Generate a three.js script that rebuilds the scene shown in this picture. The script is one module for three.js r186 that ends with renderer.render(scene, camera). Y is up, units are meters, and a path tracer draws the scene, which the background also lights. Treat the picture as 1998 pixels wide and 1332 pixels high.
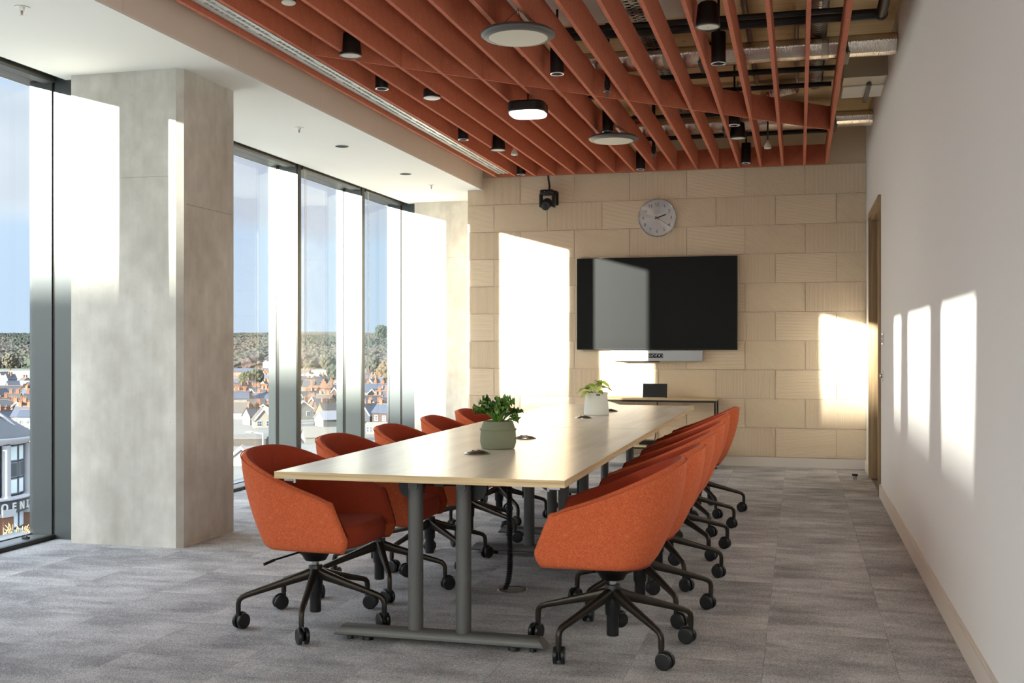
import * as THREE from 'three';
import { RoundedBoxGeometry } from 'three/addons/geometries/RoundedBoxGeometry.js';
import { TextGeometry } from 'three/addons/geometries/TextGeometry.js';
import { FontLoader } from 'three/addons/loaders/FontLoader.js';
import { mergeGeometries } from 'three/addons/utils/BufferGeometryUtils.js';
import { RectAreaLightUniformsLib } from 'three/addons/lights/RectAreaLightUniformsLib.js';

// ------------------------------------------------------------------ camera, sky, sun, exposure
const scene = new THREE.Scene();
const YAW = THREE.MathUtils.degToRad(14.727), FOCAL = 2131.7, EYE = 1.25;
const camera = new THREE.PerspectiveCamera(2 * Math.atan(666 / FOCAL) * 180 / Math.PI, 1998 / 1332, 0.1, 9000);
camera.position.set(0, EYE, 0);
camera.rotation.y = YAW;
camera.setViewOffset(1998, 1332, 0, -6.8, 1998, 1332);
const renderer = new THREE.WebGLRenderer({ antialias: true });
renderer.toneMapping = THREE.LinearToneMapping;
renderer.toneMappingExposure = 5.7;
renderer.shadowMap.enabled = true;
RectAreaLightUniformsLib.init();

const SUN = new THREE.Vector3(-1, 0.2745, 1.42).normalize();
const sun = new THREE.DirectionalLight(new THREE.Color(1, 0.94, 0.86), 7.1);
sun.position.copy(SUN).multiplyScalar(60); sun.target.position.set(0, 0, 0);
sun.castShadow = true; sun.shadow.radius = 1;
Object.assign(sun.shadow.camera, { left: -16, right: 16, top: 16, bottom: -16, near: 1, far: 160 });
sun.shadow.mapSize.set(4096, 4096);
scene.add(sun, sun.target);

// ------------------------------------------------------------------ noise
let seed = 7;
const rnd = () => { seed = (seed + 0x6d2b79f5) | 0; let t = Math.imul(seed ^ (seed >>> 15), 1 | seed); t = (t + Math.imul(t ^ (t >>> 7), 61 | t)) ^ t; return ((t ^ (t >>> 14)) >>> 0) / 4294967296; };
const rr = (a, b) => a + (b - a) * rnd();
const TAB = new Float32Array(65536); for (let i = 0; i < 65536; i++) TAB[i] = rnd();
const hash = (x, y) => TAB[((x * 374761 + y * 668265) ^ (x * 13 + y * 7919)) & 65535];
const sm = (t) => t * t * (3 - 2 * t), clamp = (x, a = 0, b = 1) => Math.min(b, Math.max(a, x)), mix = (a, b, t) => a + (b - a) * t;
function vnoise(x, y, px = 1e9, py = px) {          // value noise, tiling after px by py cells
  const xi = Math.floor(x), yi = Math.floor(y), fx = sm(x - xi), fy = sm(y - yi);
  const m = (a, p) => ((a % p) + p) % p, x0 = m(xi, px), x1 = m(xi + 1, px), y0 = m(yi, py), y1 = m(yi + 1, py);
  return mix(mix(hash(x0, y0), hash(x1, y0), fx), mix(hash(x0, y1), hash(x1, y1), fx), fy);
}
function fbm(x, y, oct, px = 1e6, py = px) { let s = 0, a = 0.5, n = 0; for (let o = 0; o < oct; o++) { s += a * vnoise(x, y, px, py); n += a; a *= 0.5; x *= 2; y *= 2; px *= 2; py *= 2; } return s / n; }

// ------------------------------------------------------------------ the sky: winter blue with flat grey cloud, glow round a low sun
{
  const W = 1024, Hh = 512, d = new Float32Array(W * Hh * 4);
  for (let j = 0; j < Hh; j++) for (let i = 0; i < W; i++) {
    const lat = ((j + 0.5) / Hh - 0.5) * Math.PI, lon = ((i + 0.5) / W - 0.5) * 2 * Math.PI, el = lat * 180 / Math.PI;
    const x = Math.cos(lat) * Math.cos(lon), y = Math.sin(lat), z = Math.cos(lat) * Math.sin(lon);
    const e = Math.max(0, el), t = clamp(e / 60), up = 0.225 * (1 + 5.0 * sm(clamp((e - 11) / 36)));       // grey cloud bank low down, brightened above the view to light the room
    let c = [mix(0.54, 0.34, t), mix(0.68, 0.5, t), mix(0.92, 0.84, t)];
    const q = (lon / Math.PI * 0.5 + 0.5);
    const n = fbm(q * 22, e * 0.22 + 3, 5, 22, 1e6), n2 = fbm(q * 40, e * 0.5 + 31, 4, 40, 1e6);
    const cover = clamp((n - 0.42 + 0.10 * Math.exp(-(((e - 9) / 4) ** 2)) + 0.14 * clamp((e - 10) / 20) - 0.12 * Math.exp(-(((e - 3.5) / 2) ** 2))) * 6);
    const lit = clamp(0.25 + 1.2 * (n2 - 0.3) + 0.35 * clamp((e - 9) / 8));
    const cl = [mix(0.40, 0.80, lit), mix(0.43, 0.84, lit), mix(0.60, 0.94, lit)];
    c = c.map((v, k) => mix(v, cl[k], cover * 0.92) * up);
    const a = Math.acos(clamp(x * SUN.x + y * SUN.y + z * SUN.z, -1, 1)) * 180 / Math.PI;
    const g = 8 * Math.exp(-a / 5) + 2.0 * Math.exp(-a / 15) + 0.2 * Math.exp(-a / 40);
    c = [c[0] + g, c[1] + g * 0.95, c[2] + g * 0.88];
    const o = (j * W + i) * 4; d[o] = c[0]; d[o + 1] = c[1]; d[o + 2] = c[2]; d[o + 3] = 1;
  }
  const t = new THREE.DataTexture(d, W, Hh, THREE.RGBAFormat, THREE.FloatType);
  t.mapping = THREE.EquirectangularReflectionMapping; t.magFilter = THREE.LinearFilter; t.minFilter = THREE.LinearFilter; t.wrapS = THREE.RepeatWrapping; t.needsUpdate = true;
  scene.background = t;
}

// ------------------------------------------------------------------ textures and materials
const toS = (v) => Math.round(255 * clamp(v <= 0.0031308 ? v * 12.92 : 1.055 * Math.pow(v, 1 / 2.4) - 0.055));
function tex(w, h, f, srgb = true) {                // f(x, y) -> [r, g, b] as sRGB 0..1 (colour) or plain (data)
  const d = new Uint8Array(w * h * 4);
  for (let j = 0; j < h; j++) for (let i = 0; i < w; i++) { const c = f(i / w, j / h, i, j), o = (j * w + i) * 4; for (let k = 0; k < 3; k++) d[o + k] = Math.round(255 * clamp(c[k])); d[o + 3] = 255; }
  const t = new THREE.DataTexture(d, w, h); t.wrapS = t.wrapT = THREE.RepeatWrapping; t.magFilter = THREE.LinearFilter; t.minFilter = THREE.LinearFilter;
  if (srgb) t.colorSpace = THREE.SRGBColorSpace; t.needsUpdate = true; return t;
}
const rep = (t, s, s2 = s) => { const c = t.clone(); c.repeat.set(s, s2); c.needsUpdate = true; return c; };   // repeats per metre of uv
const lerp3 = (a, b, t) => [mix(a[0], b[0], t), mix(a[1], b[1], t), mix(a[2], b[2], t)];
const rgb = (r, g, b) => [r / 255, g / 255, b / 255];
const std = (o) => new THREE.MeshStandardMaterial(o);
const phy = (o) => new THREE.MeshPhysicalMaterial(o);

const carpetT = tex(2048, 2048, (u, v, i, j) => {   // 3 m: flecked loop pile with long soft streaks
  const s = fbm(u * 9, v * 14, 4, 9, 14), s2 = fbm(u * 16 + 3, v * 44 + 9, 3, 16, 44), loop = hash(i >> 1, j >> 1), loop2 = hash((i >> 2) + 77, (j >> 1) + 31);
  let t = clamp(0.5 + (s - 0.5) * 0.6 + (s2 - 0.5) * 0.5);
  t = clamp(t + (loop - 0.5) * 0.6 + (loop2 - 0.5) * 0.36 + (((i + j) & 7) < 3 ? -0.07 : 0.03));
  return lerp3(rgb(110, 109, 111), rgb(212, 210, 210), t);
});
const carpetB = tex(512, 512, (u, v, i, j) => { const n = hash(i >> 1, j >> 1) * 0.7 + hash(i, j) * 0.3; return [n, n, n]; }, false);
const concreteT = tex(1024, 1024, (u, v, i, j) => {
  const a = fbm(u * 5, v * 4, 5, 5, 4), b = fbm(u * 90, v * 9, 3, 90, 9), s = fbm(u * 30 + 5, v * 24, 5, 30, 24);
  const sp = hash(i, j) - 0.5; let t = 0.5 + (a - 0.5) * 0.8 + (b - 0.5) * 0.16 + (s - 0.5) * 0.5 + sp * 0.1;
  const p = vnoise(u * 300, v * 300, 300), p2 = vnoise(u * 130 + 9, v * 130, 130);
  if (p > 0.975 || p2 > 0.985) t -= 0.4;
  return lerp3(rgb(176, 172, 163), rgb(230, 228, 222), clamp(t));
});
const fabricT = tex(512, 512, (u, v, i, j) => {     // 0.25 m: two-tone woven wool
  const warp = hash(i, (j >> 3) + 11), weft = hash((i >> 3) + 57, j), m = fbm(u * 24, v * 24, 2, 24, 24);
  const t = clamp(0.32 + (warp - 0.5) * 0.62 + (weft - 0.5) * 0.62 + (m - 0.5) * 0.15);
  return lerp3(rgb(190, 76, 38), rgb(240, 146, 100), t);
});
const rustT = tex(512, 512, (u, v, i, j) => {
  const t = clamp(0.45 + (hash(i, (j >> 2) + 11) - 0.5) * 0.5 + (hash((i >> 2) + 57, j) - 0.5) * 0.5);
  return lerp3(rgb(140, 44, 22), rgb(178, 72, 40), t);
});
const feltT = tex(512, 512, (u, v, i, j) => { const n = hash(i, j) * 0.4 + vnoise(u * 128, v * 128, 128) * 0.35 + fbm(u * 10, v * 10, 3, 10) * 0.25; return lerp3(rgb(164, 86, 62), rgb(214, 134, 104), n); });
const woodT = (c0, c1, ringy, fine) => tex(1024, 512, (u, v) => {
  const w = fbm(u * 2, v * 5, 3, 2, 5), g = fbm(u * 3, v * 90, 3, 3, 90), ring = 0.5 + 0.5 * Math.sin((v * 9 + w * ringy) * 6.2832);
  return lerp3(c0, c1, clamp(0.35 + 0.35 * ring * 0.8 + (g - 0.5) * fine + (w - 0.5) * 0.4));
});
const ashT = woodT(rgb(208, 199, 181), rgb(230, 224, 211), 1.6, 0.5);
const oakT = woodT(rgb(192, 160, 116), rgb(232, 210, 170), 2.6, 1.0);
const doorT = woodT(rgb(142, 116, 84), rgb(182, 156, 120), 2.2, 1.0);
const cltT = tex(1024, 512, (u, v) => {
  const w = fbm(u * 3, v * 6, 3, 3, 6), g = fbm(u * 4, v * 120, 3, 4, 120), k = vnoise(u * 26, v * 13, 26, 13), k2 = Math.abs((v * 8) % 1 - 0.5) > 0.492 ? 0.4 : 0;
  return lerp3(rgb(210, 180, 130), rgb(244, 224, 182), clamp(0.5 + (g - 0.5) * 0.9 + (w - 0.5) * 0.7 - (k > 0.95 ? 0.5 : 0) - k2));
});
const foilB = tex(256, 256, (u, v) => { const n = Math.abs(fbm(u * 14, v * 14, 4, 14) - 0.5) * 2; return [n, n, n]; }, false);
const brushT = tex(256, 256, (u, v, i, j) => { const n = 0.62 + 0.2 * (hash(3, j) - 0.5) + 0.12 * (vnoise(u * 3, v * 128, 3, 128) - 0.5); return [n, n, n]; });

const M = {
  carpet: std({ map: rep(carpetT, 1 / 3), bumpMap: rep(carpetB, 1.4), bumpScale: 0.0015, roughness: 1 }),
  screed: std({ color: 0x77746e, roughness: 1 }),
  concrete: std({ map: rep(concreteT, 0.42), bumpMap: rep(concreteT, 0.42), bumpScale: 0.0012, roughness: 0.85 }),
  wallWhite: std({ color: 0xeeecea, roughness: 0.9 }),
  soffit: std({ color: 0xe7e6e0, roughness: 0.9 }),
  fascia: std({ color: 0xe6dcd0, roughness: 0.85 }),
  plaster: std({ color: 0xd2bda2, roughness: 0.9 }),
  panel: std({ color: 0xf0dcc2, roughness: 0.95 }),
  skirt: std({ color: 0xdcd2c8, roughness: 0.6 }),
  clt: std({ map: rep(cltT, 0.5), roughness: 0.8 }),
  felt: std({ map: rep(feltT, 2.5), roughness: 1 }),
  alu: std({ color: 0x6c706d, metalness: 0.3, roughness: 0.45 }),
  paleMetal: std({ color: 0xd0d0cb, metalness: 0.2, roughness: 0.4 }),
  frameDark: std({ color: 0x2c2a26, metalness: 0.3, roughness: 0.45 }),
  black: std({ color: 0x0b0b0c, roughness: 0.45 }),
  blackMatt: std({ color: 0x0c0c0c, roughness: 0.8 }),
  glass: phy({ color: 0xf4f8f6, transmission: 1, thickness: 0, roughness: 0, ior: 1.5 }),
  fabric: std({ map: rep(fabricT, 4), roughness: 1, bumpMap: rep(fabricT, 4), bumpScale: 0.0006 }),
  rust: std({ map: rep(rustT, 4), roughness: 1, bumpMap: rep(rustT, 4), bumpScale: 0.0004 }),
  panelMetal: std({ color: 0x4e5355, metalness: 0.3, roughness: 0.42 }),
  bronze: std({ color: 0x3a342e, metalness: 0.65, roughness: 0.36 }),
  wheel: std({ color: 0x17181a, roughness: 0.35 }),
  steelDark: std({ color: 0x616160, metalness: 0.35, roughness: 0.48 }),
  chrome: std({ color: 0xb8b8b8, metalness: 1, roughness: 0.22 }),
  ash: std({ map: rep(ashT, 0.55, 0.55), roughness: 0.27 }),
  oak: std({ map: rep(oakT, 1.1, 2.2), roughness: 0.5 }),
  door: std({ map: rep(doorT, 0.7, 1.4), roughness: 0.5 }),
  screen: phy({ color: 0x080909, roughness: 0.42, specularIntensity: 0.42 }),
  grille: std({ color: 0xb9bcc0, roughness: 0.6, metalness: 0.15 }),
  foil: std({ color: 0xe2dcd6, metalness: 0.95, roughness: 0.2, bumpMap: rep(foilB, 7), bumpScale: 0.0012 }),
  galv: std({ color: 0xb5b3ac, metalness: 0.9, roughness: 0.34 }),
  white: std({ color: 0xe8e6e0, roughness: 0.5 }),
  offWhite: std({ color: 0xd2cdc0, roughness: 0.7 }),
  clockFace: phy({ color: 0xc8c8c8, metalness: 1, roughness: 0.42, anisotropy: 0.92, anisotropyRotation: Math.PI / 2 }),
};
const paint = (hex, r = 0.8) => std({ color: hex, roughness: r });

// ------------------------------------------------------------------ helpers
const used = new Map();
function numbered(n) { const k = used.get(n) ?? 0; used.set(n, k + 1); return k ? n + '_' + String(k).padStart(3, '0') : n; }
const V = (x, y, z) => new THREE.Vector3(x, y, z);
const bx = (w, h, d, x = 0, y = 0, z = 0) => new THREE.BoxGeometry(w, h, d).translate(x, y, z);
const span = (x0, x1, y0, y1, z0, z1) => bx(x1 - x0, y1 - y0, z1 - z0, (x0 + x1) / 2, (y0 + y1) / 2, (z0 + z1) / 2);
const rbx = (w, h, d, r, x = 0, y = 0, z = 0, s = 2) => new RoundedBoxGeometry(w, h, d, s, r).translate(x, y, z);
const cyl = (r0, r1, h, x = 0, y = 0, z = 0, n = 24) => new THREE.CylinderGeometry(r1, r0, h, n).translate(x, y, z);       // r0 below, r1 above
const lathe = (pts, n = 32) => new THREE.LatheGeometry(pts.map(([r, y]) => new THREE.Vector2(r, y)), n);
const tube = (pts, r, n = 24, m = 8) => new THREE.TubeGeometry(new THREE.CatmullRomCurve3(pts.map((p) => V(...p))), n, r, m);
function rod(a, b, r, n = 8) { const p = V(...a), q = V(...b), l = p.distanceTo(q), g = new THREE.CylinderGeometry(r, r, l, n); g.applyQuaternion(new THREE.Quaternion().setFromUnitVectors(V(0, 1, 0), q.clone().sub(p).normalize())); return g.translate((p.x + q.x) / 2, (p.y + q.y) / 2, (p.z + q.z) / 2); }
const merge = (list) => list.length === 1 ? list[0] : mergeGeometries(list.map((g) => { const n = g.index ? g.toNonIndexed() : g; for (const k of Object.keys(n.attributes)) if (!['position', 'normal', 'uv'].includes(k)) n.deleteAttribute(k); return n; }));
function boxUV(g, ox = 0, oy = 0, swap = false) {   // uv in metres, projected along each face's main direction
  g = g.index ? g.toNonIndexed() : g;
  const p = g.attributes.position, n = g.attributes.normal, uv = new Float32Array(p.count * 2);
  for (let i = 0; i < p.count; i += 3) {
    let nx = 0, ny = 0, nz = 0; for (let k = 0; k < 3; k++) { nx += Math.abs(n.getX(i + k)); ny += Math.abs(n.getY(i + k)); nz += Math.abs(n.getZ(i + k)); }
    for (let k = i; k < i + 3; k++) {
      let a, b; if (nx >= ny && nx >= nz) { a = p.getZ(k); b = p.getY(k); } else if (ny >= nz) { a = p.getX(k); b = p.getZ(k); } else { a = p.getX(k); b = p.getY(k); }
      if (swap) [a, b] = [b, a];
      uv[k * 2] = a + ox; uv[k * 2 + 1] = b + oy;
    }
  }
  g.setAttribute('uv', new THREE.BufferAttribute(uv, 2)); return g;
}
function obj(name, geos, m, parent = scene) { const o = new THREE.Mesh(Array.isArray(geos) ? merge(geos) : geos, m); o.name = parent === scene ? numbered(name) : name; parent.add(o); return o; }
function tag(o, label, category, group) { o.userData.label = label; o.userData.category = category; if (group) o.userData.group = group; return o; }
function thing(name, label, category, pos = [0, 0, 0], turn = 0, group) { const o = new THREE.Group(); o.name = numbered(name); scene.add(o); o.position.set(...pos); o.rotation.y = turn; return tag(o, label, category, group); }
function struct(name, geos, m, label, category) { const o = geos ? obj(name, geos, m) : new THREE.Group(); if (!geos) { o.name = numbered(name); scene.add(o); } o.userData.kind = 'structure'; if (label) { o.userData.label = label; o.userData.category = category; } return o; }
function stuff(o) { o.userData.kind = 'stuff'; return o; }
function loft(rings, closed = true) {               // rings: arrays of [x, y, z]; smooth skin over them
  const n = rings[0].length, pos = [], idx = [];
  for (const r of rings) for (const p of r) pos.push(...p);
  for (let i = 0; i + 1 < rings.length; i++) for (let j = 0; j < (closed ? n : n - 1); j++) { const a = i * n + j, b = i * n + (j + 1) % n, c = a + n, d = b + n; idx.push(a, c, b, b, c, d); }
  const g = new THREE.BufferGeometry(); g.setAttribute('position', new THREE.Float32BufferAttribute(pos, 3)); g.setAttribute('uv', new THREE.Float32BufferAttribute(new Float32Array(pos.length / 3 * 2), 2)); g.setIndex(idx); g.computeVertexNormals(); return g;
}
const font = await new FontLoader().loadAsync('fonts/droid/droid_sans_regular.typeface.json');
const fontBold = await new FontLoader().loadAsync('fonts/droid/droid_sans_bold.typeface.json');
function text(s, size, depth, f = font) { const g = new TextGeometry(s, { font: f, size, depth, curveSegments: 4, bevelEnabled: false }); g.computeBoundingBox(); const b = g.boundingBox; return g.translate(-(b.min.x + b.max.x) / 2, -(b.min.y + b.max.y) / 2, 0); }

// ------------------------------------------------------------------ room: key planes
const XR = 0.653, ZB = -11.54, XB = -3.54, XE = -3.363, YS = 2.9525, YC = 3.54, XG = -4.81, XI = -4.60, ZREAR = 3.5, ZFAR = -12.42;

// floor: carpet tiles (each a piece) on a screed
{
  const floor = struct('floor', [span(-4.66, XR + 0.2, -0.25, -0.007, ZFAR - 0.7, ZREAR)], M.screed, 'grey streaked carpet tile floor of the meeting room', 'floor');
  const T = 0.5, z0 = -12.4, variants = [];
  for (let k = 0; k < 14; k++) variants.push(boxUV(bx(T - 0.0012, 0.0068, T - 0.0012), rr(0, 3), rr(0, 3)));
  for (let i = 0; i < 11; i++) for (let j = 0; j < 19; j++) {
    const x0 = -4.635 + i * T, w = Math.min(T, XR - x0);
    const g = w < T - 0.01 ? boxUV(bx(w - 0.0012, 0.0068, T - 0.0012), rr(0, 3), rr(0, 3)) : variants[Math.floor(rnd() * 14)];
    const t = obj('carpet_tile', g, M.carpet, floor); t.position.set(x0 + w / 2, -0.0034, z0 + T / 2 + j * T);
  }
  stuff(obj('carpet_tiles', boxUV(span(-4.635, XR, -0.0068, 0, z0 + 19 * T, ZREAR)), M.carpet, floor));
}

// end wall with ribbed acoustic panels
{
  const wall = struct('wall_back', [span(XB, XR + 0.2, -0.02, YC, ZB - 0.3, ZB - 0.014)], M.plaster, 'end wall clad in staggered beige ribbed acoustic panels', 'wall');
  obj('wall_return', [span(XB, XB + 0.14, -0.02, YC, ZFAR - 0.6, ZB - 0.3), span(XB - 0.2, XB + 0.14, -0.02, YC, ZFAR - 0.62, ZFAR - 0.5)], M.plaster, wall);
  const pitch = 0.0125, depth = 0.0065;
  function clip(poly, f) { const out = []; for (let i = 0; i < poly.length; i++) { const a = poly[i], b = poly[(i + 1) % poly.length], fa = f(a), fb = f(b); if (fa >= 0) out.push(a); if (fa >= 0 !== fb >= 0) { const t = fa / (fa - fb); out.push([a[0] + (b[0] - a[0]) * t, a[1] + (b[1] - a[1]) * t]); } } return out; }
  const cache = new Map();
  function panelGeo(w, h, kind) {
    const key = w.toFixed(4) + h.toFixed(4) + kind; if (cache.has(key)) return cache.get(key);
    const a = kind === 'V' ? 0 : kind === 'H' ? Math.PI / 2 : Math.PI * 0.29, dx = Math.cos(a), dy = Math.sin(a);       // s runs across the ribs
    const pr = [[0, 0], [0.12, 0], [0.24, 1], [0.76, 1], [0.88, 0], [1, 0]], rect = [[0, 0], [w, 0], [w, h], [0, h]];
    const S = rect.map((p) => p[0] * dx + p[1] * dy), s0 = Math.floor(Math.min(...S) / pitch), s1 = Math.ceil(Math.max(...S) / pitch), pos = [];
    const prof = (s) => { const q = s / pitch - Math.floor(s / pitch + 1e-9); for (let i = 0; i + 1 < pr.length; i++) if (q <= pr[i + 1][0] + 1e-6) return mix(pr[i][1], pr[i + 1][1], clamp((q - pr[i][0]) / (pr[i + 1][0] - pr[i][0]))); return 0; };
    for (let k = s0; k < s1; k++) for (let i = 0; i + 1 < pr.length; i++) {
      const lo = (k + pr[i][0]) * pitch, hi = (k + pr[i + 1][0]) * pitch, f = (p) => p[0] * dx + p[1] * dy;
      const p = clip(clip(rect, (q) => f(q) - lo), (q) => hi - f(q)); if (p.length < 3) continue;
      const zz = (q) => mix(pr[i][1], pr[i + 1][1], clamp((f(q) - lo) / (hi - lo))) * depth;
      for (let j = 1; j + 1 < p.length; j++) for (const q of [p[0], p[j], p[j + 1]]) pos.push(q[0], q[1], zz(q));
    }
    const g = new THREE.BufferGeometry(); g.setAttribute('position', new THREE.Float32BufferAttribute(pos, 3)); g.setAttribute('uv', new THREE.Float32BufferAttribute(new Float32Array(pos.length / 3 * 2), 2)); g.computeVertexNormals();
    const m = merge([g, span(0, w, 0, h, -0.0137, 0.0002)]); cache.set(key, m); return m;
  }
  const seqA = ['V', 'H', 'D', 'V', 'H', 'D', 'V', 'H'], seqB = ['H', 'D', 'V', 'H', 'D', 'V', 'H', 'D'];
  for (let r = 0; r < 10; r++) {
    const B = r % 2 === 0, edges = [XB], first = B ? -3.237 : -2.941; for (let k = 0; k < 7; k++) { const e = first + k * 0.6 - (B ? 0 : 0); if (e > XB + 0.02 && e < XR - 0.004) edges.push(e); } edges.push(XR);
    const y0 = 0.1 + r * 0.2982;
    for (let k = 0; k + 1 < edges.length; k++) {
      const g = 0.0024, p = obj('acoustic_panel', panelGeo(+(edges[k + 1] - edges[k] - 2 * g).toFixed(4), 0.2982 - 2 * g, (B ? seqB : seqA)[k]), M.panel, wall);
      p.position.set(edges[k] + g, y0 + g, ZB + (((r * 5 + k * 3) % 4) - 1.5) * 0.0007);
    }
  }
  const s = struct('baseboard_back', [span(XB, XR, 0, 0.098, ZB - 0.014, ZB + 0.012)], M.skirt, 'painted beige skirting board under the ribbed panels', 'skirting');
}

// right wall with the door opening
const DZ0 = -10.80, DZ1 = -9.53, DH = 2.46;
{
  struct('wall_right', [span(XR, XR + 0.2, -0.02, YC, DZ1, ZREAR), span(XR, XR + 0.2, DH, YC, DZ0, DZ1), span(XR, XR + 0.2, -0.02, YC, ZB - 0.3, DZ0)], M.wallWhite, 'plain off-white painted wall beside the door', 'wall');
  const b = struct('baseboard_right', [span(XR - 0.016, XR, 0, 0.1, DZ1 + 0.06, ZREAR), span(XR - 0.011, XR, 0.1, 0.108, DZ1 + 0.06, ZREAR), span(XR - 0.016, XR, 0, 0.1, ZB + 0.012, DZ0 - 0.05)], M.skirt, 'pale painted skirting board along the door wall', 'skirting');
  const d = struct('door_1', null, null, 'timber door in an oak frame at the end of the white wall', 'door');
  obj('door_leaf', [boxUV(span(XR + 0.09, XR + 0.135, 0.004, DH - 0.05, DZ0 + 0.05, DZ1 - 0.05), 0, 0, true)], M.door, d);
  obj('lining', [span(XR, XR + 0.2, 0, DH, DZ1 - 0.045, DZ1), span(XR, XR + 0.2, 0, DH, DZ0, DZ0 + 0.045), span(XR, XR + 0.2, DH - 0.045, DH, DZ0 + 0.045, DZ1 - 0.045)].map((g) => boxUV(g, 0.3, 0, true)), M.door, d);
  obj('architrave', [span(XR - 0.022, XR, 0, DH + 0.03, DZ1 - 0.02, DZ1 + 0.045), span(XR - 0.022, XR, 0, DH + 0.03, DZ0 - 0.045, DZ0 + 0.02), span(XR - 0.022, XR, DH - 0.02, DH + 0.03, DZ0 + 0.02, DZ1 - 0.02)].map((g) => boxUV(g, 0.8, 0, true)), M.door, d);
  const h = obj('handle', [rod([XR + 0.09, 1.03, DZ1 - 0.14], [XR + 0.045, 1.03, DZ1 - 0.14], 0.009), rod([XR + 0.045, 1.03, DZ1 - 0.14], [XR + 0.045, 1.03, DZ1 - 0.26], 0.009)], M.chrome, d);
  h.userData.label = 'steel lever handle';
}
{ // rear glazing added behind the camera as a fill source, with a sun-blocking pier
  struct('wall_rear', [span(-5.0, -3.5, -0.02, YC, ZREAR, ZREAR + 0.2), span(-3.5, XR + 0.2, 2.75, YC, ZREAR, ZREAR + 0.2)], M.wallWhite, 'solid rear wall pier behind the camera', 'wall');
  const w = struct('window_10', null, null, 'added rear glazing behind the camera, fills the room with sky light', 'window');
  for (let k = 0; k < 3; k++) { const x0 = -3.5 + k * 1.384; obj('pane', span(x0 + 0.04, x0 + 1.345, 0.04, 2.75, ZREAR + 0.05, ZREAR + 0.062), M.glass, w); obj('mullion', span(x0 - 0.035, x0 + 0.035, 0, 2.75, ZREAR, ZREAR + 0.12), M.frameDark, w); }
  obj('sill', span(-3.5, XR, -0.02, 0.04, ZREAR, ZREAR + 0.12), M.frameDark, w);
}

// concrete slab, lowered window soffit and its fascia
{
  struct('ceiling', [boxUV(span(XE - 0.1, XR + 0.2, YC, YC + 0.25, ZFAR - 0.7, ZREAR + 0.2))], M.clt, 'bare timber deck above the felt fins and ducts', 'ceiling');
  const s = struct('ceiling', [span(-4.56, XE - 0.02, YS, YS + 0.03, ZFAR - 0.7, ZREAR), span(-5.0, XE, YS + 0.03, YC + 0.25, ZFAR - 0.7, ZREAR + 0.2)], M.soffit, 'smooth white lowered ceiling along the windows', 'ceiling');
  const t = struct('trim_1', [span(XE - 0.02, XE + 0.002, YS - 0.004, YS + 0.012, ZFAR - 0.1, ZREAR)], M.soffit, 'pale fascia between the lowered ceiling and the felt fins', 'fascia');
  let z = ZB; const cuts = [];
  for (let k = 0; z < ZREAR - 0.01; k++) { const z1 = Math.min(ZREAR, z + (k === 0 ? 0.62 : 1.2)); const f = obj('fascia_panel', span(-0.01, 0.01, 0, YC - YS - 0.012, 0.0012, z1 - z - 0.0012), M.fascia, t); f.position.set(XE - 0.008, YS + 0.012, z); z = z1; }
}

// concrete columns
function column(z1, label) {
  const z0 = z1 - 0.68, x0 = -4.452, x1 = -3.673, c = 0.034, s = new THREE.Shape([[x0, -z0], [x0, -z1], [x1 - c, -z1], [x1, -z1 + c], [x1, -z0 - c], [x1 - c, -z0]].map((p) => new THREE.Vector2(...p)));
  const g = boxUV(new THREE.ExtrudeGeometry(s, { depth: YS + 0.01, bevelEnabled: false }).rotateX(-Math.PI / 2), z1 * 1.7, 0);
  const o = struct('concrete_column', [g], M.concrete, label, 'column');
  obj('pour_joint', [span(x0 + 0.2, x1 - c, 2.29, 2.292, z1 - 0.001, z1 + 0.0008), span(x1 - 0.001, x1 + 0.0008, 2.12, 2.123, z0 + 0.05, z1 - 0.06)], paint(0x8a8378, 0.9), o);
}
column(-5.973, 'broad raw concrete column nearest the camera by the windows');
column(-12.35, 'far raw concrete column beside the ribbed end wall');
column(-2.04, 'unseen column behind the camera, placed for its shadow on the right wall');  // unseen blocker shaped as a column, placed to shade the right wall

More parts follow.
